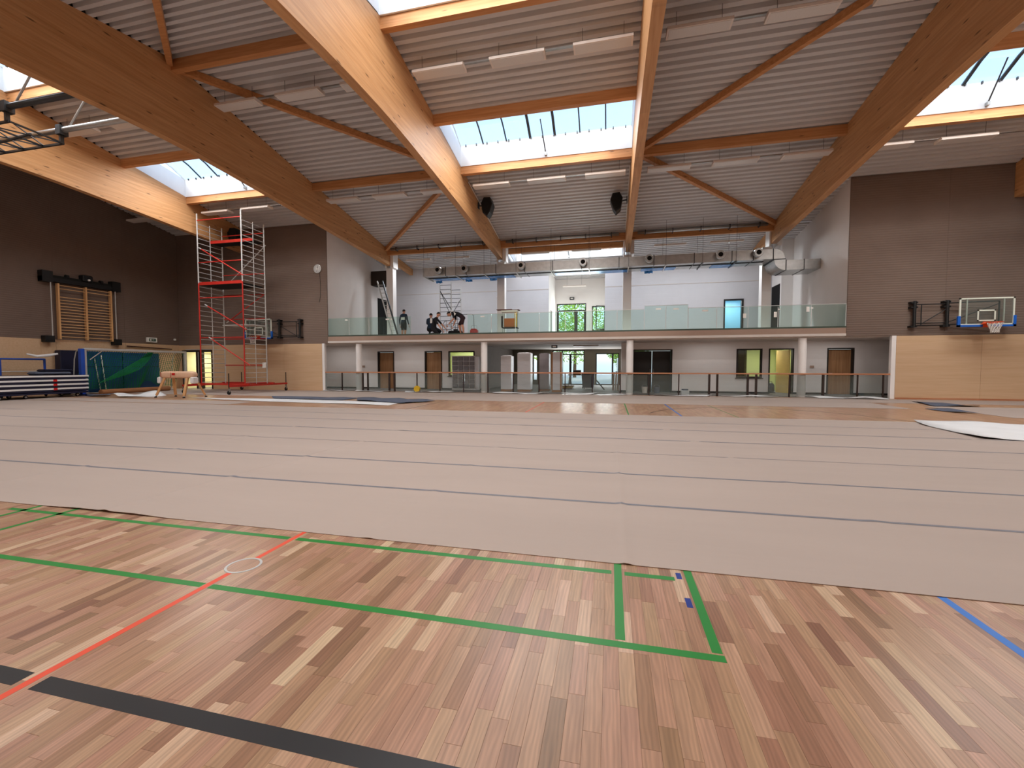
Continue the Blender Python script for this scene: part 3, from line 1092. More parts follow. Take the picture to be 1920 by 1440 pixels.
# gallery side walls
tag(obj('wall_gallery_left', B().box(-15.95, -15.75, 21.5, 26.75, 2.72, 9.5), m_white), 'white gallery side wall beside the clock', 'wall', None, 'structure')
w = wall('wall_gallery_left_rear', 'x', -15.95, -15.75, 26.75, 28.85, 2.72, 8.6, [(26.85, 28.15, 3.0, 6.12)], m_white, label='white gallery side wall around the tall black opening behind the ladder')
tag(obj('door_1', B().box(-16.6, -15.742, 26.85, 28.15, 3.085, 6.12), m_blackmat), 'tall black door opening behind the leaning ladder', 'door', None, 'structure')
tag(obj('wall_gallery_right', B().box(10.0, 10.2, 21.5, 27.2, 2.72, 9.5), m_white), 'white gallery side wall where the duct branch ends', 'wall', None, 'structure')
tag(obj('trim_1', B().box(9.4, 10.2, 27.2, 27.32, 2.72, 8.6), m_white), 'white wall return beside the tall black opening under the bent duct', 'wall', None, 'structure')
wall('wall_gallery_right_rear', 'x', 9.4, 9.5, 27.32, 28.7, 2.72, 8.6, [(27.4, 28.65, 3.0, 6.12)], m_white, label='white wall around the tall black opening under the bent duct')
tag(obj('door_2', B().box(9.392, 10.2, 27.38, 28.64, 3.085, 6.12), m_blackmat), 'tall black door opening under the bent duct', 'door', None, 'structure')
# gallery back wall with recess and blue door
BD = (6.75, 7.86, 3.0, 5.5)
wall('wall_gallery_back', 'y', 28.65, 28.85, -15.95, -4.09, 2.72, 8.5, [], m_galblock, label='white block wall at the back of the gallery, left of the recess')
wall('wall_gallery_back_right', 'y', 28.65, 28.85, -0.40, 10.2, 2.72, 8.5, [BD], m_galblock, label='white block wall at the back of the gallery around the light blue doorway')
wall('wall_recess_left', 'x', -4.29, -4.09, 28.85, 32.3, 2.72, 8.1, [(29.6, 30.4, 3.0, 5.3)], m_white, label='white side wall of the gallery recess with a dark narrow door')
tag(obj('door_3', B().box(-4.26, -4.18, 29.6, 30.4, 3.1, 5.28), m_frame), 'dark narrow door in the side of the gallery recess', 'door', None, 'structure')
wall('wall_recess_right', 'x', -0.40, -0.20, 28.85, 32.3, 2.72, 8.1, [], m_white, label='white wall on the other side of the gallery recess')
UD = (-3.99, -1.80, 3.1, 6.08)
UW = (-1.38, -0.42, 3.5, 5.85)
wall('wall_outer_upper', 'y', 32.3, 32.55, -4.3, -0.2, 2.72, 8.1, [UD, UW], m_white, label='white outer wall of the recess around the glazed gallery door')
# light strip joint lines on the block wall
for z, x0, x1 in ((6.55, -15.7, -4.1), (6.55, -0.4, 10.0)):
    tag(obj('trim_2' if x0 < -5 else 'trim_3', B().box(x0, x1, 28.63, 28.65, z, z + 0.03), m_soffit), 'thin horizontal joint on the gallery block wall %s the recess' % ('left of' if x0 < -5 else 'right of'), 'trim', None, 'structure')

# gallery slab
gs = thing('floor_gallery', (-2.87, 25, 2.72), kind='structure', label='gallery floor slab with brown fascia and pale lower edge', cat='gallery floor')
obj('slab', B().box(-16.0, 10.25, 21.52, 32.5, 2.74, 3.08), m_soffit, gs)
obj('fascia', B().box(-15.74, 9.99, 21.45, 21.52, 2.83, 3.08), m_fascia, gs)
obj('edge_strip', B().box(-15.74, 9.99, 21.43, 21.53, 2.72, 2.83), m_soffit, gs)
obj('soffit', B().box(-18.2, 13.5, 21.6, 32.3, 2.66, 2.735), m_soffit, gs)
# ground floor recess behind the railing
obj('floor_foyer', B().box(-18.2, 13.5, 21.45, 32.6, -0.3, -0.002), m_concrete)
tag(bpy.data.objects['floor_foyer'], 'grey screed floor behind the railing', 'floor', None, 'structure')
YB = 24.0
D1 = (-14.12, -12.99, 0, 2.31); D2 = (-10.97, -9.84, 0, 2.31); W1 = (-9.43, -7.80, 0.80, 2.29); OP = (-7.17, 0.57, 0, 2.64)
DD = (1.18, 3.20, 0, 2.29); W2 = (6.31, 7.51, 0.80, 2.29); D4 = (7.81, 8.95, 0, 2.29); D5 = (10.40, 11.56, 0, 2.29)
wall('wall_ground_back', 'y', YB, YB + 0.22, -18.2, 13.5, 0, 2.66, [D1, D2, W1, OP, DD, W2, D4, D5], m_block, label='pale block wall with doors under the gallery')
for x0, x1, s in ((-18.2, -18.0, 'left'), (13.3, 13.5, 'right')):
    tag(obj('wall_ground_' + s, B().box(x0, x1, 21.6, 24.0, 0, 2.66), m_block), 'short pale side wall under the gallery, %s end' % s, 'wall', None, 'structure')
b = B()
for x0, x1 in ((-18.0, -14.12), (-12.99, -10.97), (-9.84, -7.17), (0.57, 1.18), (3.20, 7.81), (8.95, 10.40), (11.56, 13.3)):
    b.box(x0, x1, 23.985, 24.0, 0, 0.09)
tag(obj('baseboard_ground', b, m_frame), 'dark skirting along the wall under the gallery', 'baseboard', None, 'structure')


def door_unit(n, d, leaf_mat, label, side, y=YB, depth=0.2, handle=True):
    x0, x1, z0, z1 = d
    t = thing('door_%d' % n, ((x0 + x1) / 2, y, z0), kind='structure', label=label, cat='door')
    f = 0.06
    obj('jamb', B().box(x0, x0 + f, y - 0.02, y + depth, z0, z1), m_frame, t)
    obj('jamb', B().box(x1 - f, x1, y - 0.02, y + depth, z0, z1), m_frame, t)
    obj('head', B().box(x0 + f, x1 - f, y - 0.02, y + depth, z1 - f, z1), m_frame, t)
    leaf = obj('leaf', B().rbox(x0 + f + 0.005, x1 - f - 0.005, y + depth - 0.05, y + depth, z0 + 0.01, z1 - f - 0.005, 0.006), leaf_mat, t)
    if handle:
        hx = x1 - 0.16 if side < 0 else x0 + 0.16
        obj('handle', B().tube([(hx, y + depth - 0.05, z0 + 1.05), (hx, y + depth - 0.11, z0 + 1.05), (hx - 0.12 * (-side), y + depth - 0.11, z0 + 1.05)], 0.011, 8), m_steel, leaf)
    return t


door_unit(4, D1, m_door, 'brown veneer door just right of the first round column', -1)
door_unit(5, D2, m_door, 'brown veneer door left of the stacked grey lockers', -1)
door_unit(6, D5, m_door, 'brown veneer door right of the last round column', 1)
t = thing('door_7', (2.19, YB, 0), kind='structure', label='black double doors beside the third round column', cat='door')
obj('jamb', B().box(1.18, 1.24, YB - 0.02, YB + 0.4, 0, 2.29), m_frame, t)
obj('jamb', B().box(3.14, 3.20, YB - 0.02, YB + 0.4, 0, 2.29), m_frame, t)
obj('head', B().box(1.24, 3.14, YB - 0.02, YB + 0.4, 2.23, 2.29), m_frame, t)
for x0, x1 in ((1.25, 2.18), (2.20, 3.13)):
    lf = obj('leaf', B().rbox(x0, x1, YB + 0.30, YB + 0.36, 0.01, 2.22, 0.006), m_frame, t)
    obj('handle', B().tube([(2.1 if x0 < 2 else 2.28, YB + 0.30, 0.95), (2.1 if x0 < 2 else 2.28, YB + 0.25, 0.95), (2.1 if x0 < 2 else 2.28, YB + 0.25, 1.25)], 0.012, 8), m_steel, lf)


def win_frame(n, d, label, y=YB, sill=True, mull=()):
    x0, x1, z0, z1 = d
    t = thing('window_%d' % n, ((x0 + x1) / 2, y, z0), kind='structure', label=label, cat='window')
    f = 0.07
    for a in ((x0, x0 + f, z0, z1), (x1 - f, x1, z0, z1), (x0 + f, x1 - f, z1 - f, z1), (x0 + f, x1 - f, z0, z0 + f)):
        obj('frame', B().box(a[0], a[1], y - 0.03, y + 0.14, a[2], a[3]), m_frame, t)
    for mx_, w in mull:
        obj('mullion', B().box(mx_ - w / 2, mx_ + w / 2, y, y + 0.1, z0 + f, z1 - f), m_frame, t)
    obj('pane', B().box(x0 + f, x1 - f, y + 0.06, y + 0.07, z0 + f, z1 - f), m_pane, t)
    if sill:
        obj('sill', B().box(x0 - 0.05, x1 + 0.05, y - 0.07, y + 0.02, z0 - 0.03, z0), m_frame, t)
    return t


win_frame(21, W1, 'dark framed window with lime green room behind the stacked grey lockers')
win_frame(22, W2, 'dark framed window onto the lime green room, right half')
# rooms behind


def room(name, x0, x1, y0, y1, z0, z1, mat, label, floor_mat=None):
    t = thing(name, ((x0 + x1) / 2, (y0 + y1) / 2, z0), kind='structure', label=label, cat='room')
    obj('back', B().box(x0, x1, y1, y1 + 0.1, z0, z1), mat, t)
    obj('side', B().box(x0 - 0.1, x0, y0, y1, z0, z1), mat, t)
    obj('side', B().box(x1, x1 + 0.1, y0, y1, z0, z1), mat, t)
    obj('ceiling', B().box(x0 - 0.1, x1 + 0.1, y0, y1 + 0.1, z1, z1 + 0.05), m_white, t)
    return t


room('wall_green_room', 5.9, 9.3, 24.25, 27.5, 0, 2.6, m_green, 'lime green room seen through the window and the yellow doorway')
room('wall_locker_room', -10.4, -7.75, 24.25, 26.5, 0, 2.6, m_green, 'lime green room behind the stacked grey lockers')
room('wall_blue_room', 6.5, 8.5, 28.87, 31, 3.0, 5.8, m_lblue_wall, 'light blue room behind the gallery doorway')
room('wall_store_room', -26.3, -23.5, 21.65, 24.2, 0, 2.5, m_yellow, 'pale yellow lit room behind the red scaffold tower')
obj('floor_store_room', B().box(-26.5, -23.3, 21.45, 24.3, -0.2, -0.001), m_concrete)
tag(bpy.data.objects['floor_store_room'], 'floor of the pale yellow room', 'floor', None, 'structure')
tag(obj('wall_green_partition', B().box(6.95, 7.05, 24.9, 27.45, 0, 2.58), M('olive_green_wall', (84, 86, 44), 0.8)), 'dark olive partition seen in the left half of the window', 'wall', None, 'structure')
area_light('room_light_green', (8.0, 25.6, 2.5), 1.0, 0.8, 46, (1, 0.97, 0.85))
area_light('room_light_locker', (-8.9, 25.4, 2.5), 1.4, 0.8, 40, (1, 0.97, 0.85))
area_light('room_light_blue', (7.5, 30.0, 5.7), 1.2, 0.8, 45, (0.95, 0.98, 1.0))
area_light('room_light_store', (-24.9, 22.9, 2.42), 1.6, 1.0, 70, (1, 0.97, 0.9))
# yellow doorway
t = thing('door_8', (8.38, YB, 0), kind='structure', label='open doorway with a bright yellow door leaf and lime green room', cat='door')
obj('jamb', B().box(7.81, 7.87, YB - 0.02, YB + 0.22, 0, 2.29), m_frame, t)
obj('jamb', B().box(8.89, 8.95, YB - 0.02, YB + 0.22, 0, 2.29), m_frame, t)
obj('head', B().box(7.87, 8.89, YB - 0.02, YB + 0.22, 2.23, 2.29), m_frame, t)
lf = obj('leaf', B().bar((8.86, 24.24, 1.12), (8.55, 25.1, 1.12), 0.05, 2.2), M('yellow_door_leaf', (228, 198, 122), 0.5), t)
obj('handle', B().tube([(8.56, 24.95, 1.05), (8.48, 24.93, 1.05), (8.52, 24.82, 1.05)], 0.012, 8), m_steel, lf)
# blue doorway on the gallery
t = thing('door_9', (7.3, 28.65, 3.08), kind='structure', label='dark framed doorway with light blue room on the gallery', cat='door')
obj('jamb', B().box(6.75, 6.83, 28.6, 28.85, 3.08, 5.5), m_frame, t)
obj('jamb', B().box(7.76, 7.86, 28.6, 28.85, 3.08, 5.5), m_frame, t)
obj('head', B().box(6.83, 7.76, 28.6, 28.85, 5.42, 5.5), m_frame, t)
lf = obj('leaf', B().bar((6.86, 28.88, 4.22), (6.95, 29.7, 4.22), 0.05, 2.2), m_frame, t)
# store room double door in the left wing
t = thing('door_10', (-25.0, 21.45, 0), kind='structure', label='double doorway to the pale yellow room behind the scaffold tower', cat='door')
for x0, x1 in ((DL[0], DL[0] + 0.07), (DL[1] - 0.07, DL[1])):
    obj('jamb', B().box(x0, x1, 21.40, 21.66, 0, 2.38), m_frame, t)
obj('head', B().box(DL[0] + 0.07, DL[1] - 0.07, 21.40, 21.66, 2.28, 2.38), m_frame, t)
obj('post', B().box(-25.1, -24.72, 21.42, 21.66, 0, 2.28), m_frame, t)
obj('edge', B().box(-24.93, -24.88, 21.40, 21.42, 0, 2.28), m_alu, t)
obj('lintel_strip', B().box(DL[0] + 0.3, DL[1], 21.38, 21.43, 2.40, 2.45), m_alu, t)

# foyer
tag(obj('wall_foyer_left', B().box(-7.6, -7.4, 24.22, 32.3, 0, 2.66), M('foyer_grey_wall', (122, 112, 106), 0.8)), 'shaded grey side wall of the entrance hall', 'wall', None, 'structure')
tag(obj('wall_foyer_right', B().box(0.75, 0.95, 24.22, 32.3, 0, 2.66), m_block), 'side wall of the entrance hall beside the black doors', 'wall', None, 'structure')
F1 = (-4.30, -1.90, 0, 2.60); F2 = (-1.07, 0.62, 0, 2.36); F3 = (-5.76, -5.5, 0.35, 2.2); F4 = (-4.68, -4.45, 0.35, 2.15)
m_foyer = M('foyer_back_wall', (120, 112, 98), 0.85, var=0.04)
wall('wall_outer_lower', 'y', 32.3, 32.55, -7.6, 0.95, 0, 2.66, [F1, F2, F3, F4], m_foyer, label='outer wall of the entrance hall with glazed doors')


def glazed_door(n, d, label, y, bars, rails, thick=0.07):
    x0, x1, z0, z1 = d
    t = thing('door_%d' % n, ((x0 + x1) / 2, y, z0), kind='structure', label=label, cat='door')
    f = thick
    for a in ((x0, x0 + f, z0, z1), (x1 - f, x1, z0, z1), (x0 + f, x1 - f, z1 - f, z1), (x0 + f, x1 - f, z0, z0 + f)):
        obj('frame', B().box(a[0], a[1], y, y + 0.1, a[2], a[3]), m_frame, t)
    for bx_, w, za, zb in bars:
        obj('stile', B().box(bx_ - w / 2, bx_ + w / 2, y, y + 0.1, za, zb), m_frame, t)
    for za, h in rails:
        obj('transom', B().box(x0 + f, x1 - f, y, y + 0.1, za - h / 2, za + h / 2), m_frame, t)
    xs = [x0 + f] + [q[0] for q in bars] + [x1 - f]
    for a, c in zip(xs, xs[1:]):
        obj('pane', B().box(a, c, y + 0.045, y + 0.052, z0 + f, z1 - f), m_pane, t)
    return t


glazed_door(11, F1, 'glazed entrance doors of the foyer, bright daylight behind', 32.35, [(-3.55, 0.07, 0.05, 2.55), (-2.95, 0.16, 0.05, 2.3)], [(2.28, 0.08)])
glazed_door(12, F2, 'glazed side door of the foyer showing a green tree', 32.35, [(0.15, 0.12, 0.05, 2.3)], [])
glazed_door(13, UD, 'glazed double door with transom in the gallery recess', 32.35, [(-2.55, 0.22, 3.1, 5.52), (-3.92, 0.16, 3.1, 5.52), (-1.88, 0.16, 3.1, 5.52)], [(5.55, 0.09)])
t = glazed_door(14, UW, 'tall gallery window with an open casement', 32.35, [(-0.9, 0.001, 3.6, 5.8)], [(4.05, 0.07)])
t.name = 'window_23'; t['category'] = 'window'
sash = thing('window_sash', (-0.45, 32.2, 4.1))
sash.parent = t; sash.location = Vector((-0.45, 32.2, 4.1)) - t.location
sb = B(); p0 = Vector((-0.45, 32.3, 0)); p1 = Vector((-1.05, 31.95, 0))
for za in (4.12, 5.80):
    sb.bar(p0 + Vector((0, 0, za)), p1 + Vector((0, 0, za)), 0.06, 0.07)
for p in (p0, p1):
    sb.bar(p + Vector((0, 0, 4.12)), p + Vector((0, 0, 5.80)), 0.07, 0.06)
obj('sash_frame', sb, m_frame, sash)
obj('pane', B().bar((p0 + p1) / 2 + Vector((0, 0, 4.15)), (p0 + p1) / 2 + Vector((0, 0, 5.77)), 0.6, 0.008, up=(p1 - p0).cross(Vector((0, 0, 1)))), m_pane, sash)

# ------------------------------------------------------------------ columns
col_lab = ['just inside the left end of the railing', 'between the lockers and the wrapped pallets', 'right of the entrance opening', 'beside the yellow doorway']
for X, lab in zip((-13.95, -6.53, 0.92, 8.42), col_lab):
    b = B(); b.lathe([(0.17, 0.0), (0.17, 2.66)], (X, 21.72, 0), 24)
    tag(obj('column', b, m_white, smooth=False), 'white round column under the gallery, ' + lab, 'column', 'round columns', 'structure')
ucol = ['beside the ladder', 'left of the recess', 'right of the recess', 'behind the bent duct end']
for X, lab in zip(BEAM_X[1:5], ucol):
    b = B()
    xo = -0.27 if X > 8 else 0.0
    b.box(X + xo - 0.23, X + xo + 0.23, 25.47, 25.92, 3.06, 7.75)
    b.box(X - 0.23, X - 0.15, 25.3, 25.92, 7.75, 8.72)
    b.box(X + 0.15, X + 0.36, 25.3, 25.92, 7.75, 8.72)
    tag(obj('column', b, m_white), 'square white gallery column with forked head, ' + lab, 'column', 'gallery columns', 'structure')

# ------------------------------------------------------------------ ground railing
rail = thing('railing', (-2.2, 21.5, 0), 'long railing with wooden handrail, dark posts and glass infill', 'railing')
RX = [-16.12, -14.91, -13.59, -13.27, -11.95, -11.63, -10.29, -8.95, -7.6, -6.27, -4.9, -3.55, -2.22, -0.87, 0.47, 1.81, 3.17, 4.51, 4.86, 6.15, 6.5, 7.86, 9.19, 10.51, 11.47, 11.78]
WIDE = {-13.59, -13.27, -11.95, -11.63, 4.51, 4.86, 6.15, 6.5, 9.19}
for x in RX:
    w = 0.045 if x in WIDE else 0.024
    obj('post', B().box(x - w, x + w, 21.47, 21.53, 0, 1.02), m_post, rail)
obj('handrail', B().rbox(-16.14, 11.82, 21.455, 21.545, 1.02, 1.085, 0.008), m_handrail, rail)
for a, c in zip(RX, RX[1:]):
    if c - a > 0.5:
        obj('glass_panel', B().box(a + 0.06, c - 0.06, 21.496, 21.504, 0.08, 0.98), m_railglass, rail)

# ------------------------------------------------------------------ glass balustrade on the gallery edge
bal = thing('balustrade', (-2.87, 21.47, 3.08), 'frameless glass balustrade along the gallery edge', 'balustrade')
GX = [-15.72, -14.39, -13.14, -11.81, -10.6, None, -7.37, -6.06, -4.78, -3.54, -2.22, -0.91, 0.29, 1.56, 2.54, 3.53, 4.77, 6.09, 7.32, 8.64, 9.98]
obj('base_channel', B().box(-15.73, 9.99, 21.452, 21.51, 3.08, 3.15), M('dark_green_channel', (74, 88, 78), 0.4, 0.5), bal)
for a, c in zip(GX, GX[1:]):
    if a is None or c is None: continue
    hi = 4.27 if 1.5 < a < 3.0 else 4.11
    o = obj('glass_panel', B().box(a + 0.012, c - 0.012, 21.472, 21.490, 3.15, hi), m_glass, bal)
    if a > -8:
        obj('cap_rail', B().box(a, c, 21.466, 21.496, hi, hi + 0.022), m_alu, bal)
    obj('joint_clip', B().box(c - 0.014, c + 0.014, 21.468, 21.474, 3.15, hi - 0.06), m_alu, bal)
for x, z, w, h in ((-14.56, 4.0, .16, .05), (-12.01, 3.98, .2, .08), (-6.54, 3.99, .22, .06), (2.2, 4.12, .24, .07), (2.99, 4.1, .24, .07), (4.27, 3.98, .26, .08), (7.21, 3.72, .12, .24), (8.5, 3.92, .12, .22), (5.95, 3.70, .13, .2), (-11.76, 3.98, .08, .06), (7.36, 3.95, .1, .05), (8.66, 3.97, .1, .05)):
    obj('sticker', B().box(x - w / 2, x + w / 2, 21.464, 21.471, z - h / 2, z + h / 2), m_paper, bal)

# ------------------------------------------------------------------ air duct
duct = thing('air_duct', (-1.4, 24.7, 6.77), 'long galvanised air duct with round nozzles above the gallery', 'air duct')
YF, YRr = 24.0, 25.40
segs = [-11.04, -9.6, -8.3, -6.5, -4.8, -3.2, -1.6, 0.4, 2.2, 4.2, 6.0, 7.0, 7.9]
for a, c in zip(segs, segs[1:]):
    obj('duct_section', B().box(a + 0.006, c - 0.006, YF, YRr, 6.77, 7.27), m_steel, duct)
    obj('flange', B().box(c - 0.018, c + 0.018, YF - 0.02, YRr + 0.02, 6.75, 7.29), m_dsteel, duct)


def quarter(cx, cz, r, a0, n=10):
    return [(cx, cz)] + [(cx + r * math.cos(R(a0 + 90 * k / n)), cz + r * math.sin(R(a0 + 90 * k / n))) for k in range(n + 1)]


b = B(); b.prism(quarter(7.93, 6.77, 0.50, 0), 'y', YF, YRr); obj('elbow', b, m_steel, duct)
obj('flange', B().box(7.9, 8.46, YF - 0.02, YRr + 0.02, 6.725, 6.765), m_dsteel, duct)
b = B(); b.prism(quarter(8.47, 6.72, 0.52, 180), 'y', YF, YRr); obj('elbow', b, m_steel, duct)
obj('flange', B().box(8.46, 8.50, YF - 0.02, YRr + 0.02, 6.18, 6.70), m_dsteel, duct)
obj('branch', B().box(8.50, 9.28, YF, YRr, 6.20, 6.68), m_steel, duct)
obj('flange', B().box(9.27, 9.30, YF - 0.02, YRr + 0.02, 6.18, 6.70), m_dsteel, duct)
obj('branch', B().box(9.30, 10.0, YF, YRr, 6.20, 6.68), m_steel, duct)
for x in (-9.97, -8.34, -4.96, -1.51, 1.94, 5.39, 7.14):
    b = B(); b.lathe([(0.16, 0.0), (0.16, -0.10), (0.215, -0.14), (0.215, -0.34), (0.20, -0.37), (0.12, -0.37), (0.12, -0.12)], (x, YF, 7.06), 18, 'y')
    nz_ = obj('nozzle', b, m_steel, duct)
    b = B(); b.lathe([(0.118, -0.34), (0.05, -0.36)], (x, YF, 7.06), 18, 'y'); obj('bore', b, m_blackmat, nz_)
obj('bottom_slot', B().box(-10.9, 7.6, 24.42, 24.66, 6.755, 6.772), m_blackmat, duct)
for i, (a, c) in enumerate([(-10.7, -5.6), (-3.2, 0.9), (1.6, 3.4), (5.2, 6.3)]):
    obj('foil_strip', B().box(a, c, 24.68, 25.39, 6.745, 6.768), m_foil, duct)
for i, x in enumerate([-10.95, -8.95, -7.2, -5.3, -3.3, -1.2, 0.9, 2.8, 4.6, 6.2]):
    obj('hanger_bar', B().box(x - 0.025, x + 0.025, YF - 0.08, YRr + 0.08, 6.71, 6.75), m_alu if x < 4 else m_dsteel, duct)
    for yy in (YF - 0.05, YRr + 0.05):
        obj('hanger_rod', B().tube([(x, yy, 6.71), (x, yy, roofz(yy) + 0.01)], 0.008, 6), m_dsteel, duct)
# loose blue film flaps below the duct
for x, s in ((-10.5, 1), (-8.55, 2), (-7.0, 3), (2.0, 4)):
    b = B(); vs = []
    for i in range(6):
        for j in range(3):
            vs.append((x + i * 0.09 - 0.2, 25.1 + 0.06 * j + 0.05 * math.sin(i * 2 + s), 6.745 - 0.06 * j - 0.05 * abs(math.sin(i * 1.3 + s))))
    fs = [(i * 3 + j, i * 3 + 3 + j, i * 3 + 4 + j, i * 3 + 1 + j) for i in range(5) for j in range(2)]
    b.add(vs, fs); obj('film_flap', b, m_foil, duct)

# spiral pipe along the eaves
for i in (1, 2, 3):
    x0, x1 = BEAM_X[i] + 0.5, BEAM_X[i + 1] - 0.5
    t = thing('spiral_pipe', ((x0 + x1) / 2, 24.75, 8.72), 'thin silver spiral pipe along the eaves purlin in the ' + bayname[i], 'pipe', 'eaves pipes')
    obj('pipe', B().tube([(x0, 24.74, 8.74), (x1, 24.74, 8.74)], 0.085, 12), m_steel, t, smooth=True)
    for k in range(5):
        xx = x0 + 0.4 + (x1 - x0 - 0.8) * k / 4
        obj('clamp', B().box(xx - 0.02, xx + 0.02, 24.64, 24.94, 8.63, 8.85), m_dsteel, t)

# ------------------------------------------------------------------ luminaires
LAMP_L, LAMP_W = 1.65, 0.40


def make_lamp():
    t = thing('luminaire', (0, 0, 0))
    b = B(); b.prism([(-LAMP_W / 2, -0.02), (LAMP_W / 2, -0.02), (LAMP_W / 2, 0.05), (LAMP_W / 2 - 0.04, 0.09), (-LAMP_W / 2 + 0.04, 0.09), (-LAMP_W / 2, 0.05)], 'x', 0, LAMP_L)
    obj('housing', b, m_lamp, t)
    obj('diffuser', B().box(0.05, LAMP_L - 0.05, -LAMP_W / 2 + 0.03, LAMP_W / 2 - 0.03, -0.032, -0.021), m_diff, t)
    for x in (0.25, LAMP_L - 0.25):
        obj('wire', B().tube([(x, 0, 0.09), (x, 0, 0.56)], 0.006, 5), m_dsteel, t)
    return t


lamp0 = make_lamp()
first = True
lamp_pos = ['by its left beam', 'middle one', 'by its right beam']
for row, yrow, rowname in ((0, 12.7, 'upper'), (1, 18.65, 'lower')):
    for i in range(5):
        rail_t = obj('lighting_rail', B().box(BEAM_X[i] + 0.5, BEAM_X[i + 1] - 0.5, yrow - 0.035, yrow + 0.035, roofz(yrow) - 0.47, roofz(yrow) - 0.43), m_steel)
        tag(rail_t, 'metal lighting rail, %s lamp row, %s' % (rowname, bayname[i]), 'rail', 'lighting rails')
        for k in range(3):
            if (i, k) == (4, 2): continue
            if first:
                o = lamp0; first = False
            else:
                o = copy_tree(lamp0)
            o.location = (BEAM_X[i] + 0.52 + 2.47 * k, yrow, roofz(yrow) - 0.56)
            tag(o, 'white hanging lamp, %s row, %s, %s' % (rowname, bayname[i], lamp_pos[k]), 'lamp', 'hall luminaires')
o = copy_tree(lamp0); o.location = (-26.1, 18.65, roofz(18.65) - 0.56)
tag(o, 'white hanging lamp against the dark left end wall', 'lamp', 'hall luminaires')
gal = []
for x, l in ((-13.0, 'left of the nozzles, first'), (-10.4, 'left of the nozzles, second'), (-5.35, 'before the small skylight, first'), (-2.3, 'before the small skylight, second'),
             (2.35, 'right of the small skylight, first'), (5.3, 'right of the small skylight, second')):
    t = thing('luminaire', (x, 25.75, 8.20), 'slim white gallery lamp ' + l, 'lamp', 'gallery luminaires')
    obj('housing', B().rbox(x, x + 1.72, 25.66, 25.84, 8.20, 8.30, 0.015), m_lamp, t)
    obj('diffuser', B().box(x + 0.04, x + 1.68, 25.69, 25.81, 8.185, 8.199), m_diff, t)
    area_light('gallery_fill_light', (x + 0.86, 25.75, 8.17), 1.6, 0.12, 105 if x > 2 else 72, (0.90, 0.95, 1.0))  # fill light added below each lamp to brighten the gallery walls
    for xx in (x + 0.2, x + 1.5):
        obj('wire', B().tube([(xx, 25.75, 8.30), (xx, 25.75, roofz(25.75) + 0.01)], 0.006, 5), m_dsteel, t)
t = thing('luminaire', (-3.4, 31.0, 7.15), 'slim white lamp hanging in the gallery recess', 'lamp', 'gallery luminaires')
obj('housing', B().rbox(-3.4, -1.75, 30.9, 31.1, 7.1, 7.2, 0.015), m_lamp, t)
for xx in (-3.1, -2.05):
    obj('wire', B().tube([(xx, 31, 7.2), (xx, 31, roofz(31) + 0.01)], 0.006, 5), m_dsteel, t)

# conduits along two beams, speakers
for X, s in ((BEAM_X[2] + 0.165, 'left'), (BEAM_X[3] - 0.165, 'right')):
    tag(obj('cable_conduit', B().tube([(X, 18.9, roofz(18.9) - 0.12), (X, 24.4, roofz(24.4) - 0.12)], 0.022, 6), m_conduit), 'white cable conduit on the beam beside the %s loudspeaker' % s, 'conduit')


def speaker(x, y, z, flip, label):
    t = thing('loudspeaker', (x, y, z), label, 'loudspeaker', 'roof loudspeakers')
    f = -1 if flip else 1
    poly = [(x - 0.10 * f, z + 0.42), (x + 0.22 * f, z + 0.40), (x + 0.32 * f, z + 0.10), (x + 0.20 * f, z - 0.28), (x + 0.06 * f, z - 0.48), (x - 0.16 * f, z - 0.30), (x - 0.24 * f, z + 0.16)]
    b = B(); b.prism(poly, 'y', y - 0.28, y + 0.22)
    c = obj('cabinet', b, m_black, t)
    g = B(); g.prism([(x + (px - x) * 0.86, z + (pz - z) * 0.86) for px, pz in poly], 'y', y - 0.295, y - 0.281)
    obj('grille', g, m_blackmat, t)
    b = B(); b.tube([(x - 0.15 * f, y, z + 0.1), (x - 0.42 * f, y, z + 0.14)], 0.035, 8)
    b.box(min(x - 0.42 * f, x - 0.46 * f), max(x - 0.42 * f, x - 0.46 * f), y - 0.1, y + 0.1, z + 0.0, z + 0.28)
    obj('bracket', b, m_dsteel, t)
    return t


speaker(-5.98, 20.5, 9.18, False, 'black loudspeaker on the beam left of the middle bay')
speaker(0.24, 21.0, 9.05, True, 'black loudspeaker on the beam right of the middle bay')
speaker(-20.85, 20.4, 8.75, False, 'black loudspeaker on the beam behind the scaffold top')

# steel carrier under the roof on the left
t = thing('ceiling_carrier', (-18, 10.1, 9.2), 'dark steel pipe carrier with folded lattice frame under the left roof', 'ceiling carrier')
obj('pipe', B().tube([(-21.38, 9.35, 9.15), (-14.19, 9.35, 9.15)], 0.085, 14), m_dsteel, t, smooth=True)
obj('pipe', B().tube([(-21.38, 10.65, 9.15), (-14.19, 10.65, 9.15)], 0.085, 14), m_steel, t, smooth=True)
for y in (9.35, 10.65):
    obj('clamp', B().box(-17.75, -17.55, y - 0.12, y + 0.12, 8.98, 9.28), m_dsteel, t)
    obj('drop_arm', B().box(-17.72, -17.64, y - 0.05, y + 0.05, 8.72, 9.0), m_dsteel, t)
    obj('stay', B().tube([(-17.3, y, 9.22), (-15.4, y - 0.1, 10.95)], 0.03, 8), m_steel, t)
    obj('chord', B().bar((-21.3, y, 8.72), (-17.6, y, 8.72), 0.06), m_dsteel, t)
for k in range(5):
    x = -21.2 + 0.9 * k
    obj('cross_bar', B().bar((x, 9.35, 8.72), (x, 10.65, 8.72), 0.045), m_dsteel, t)
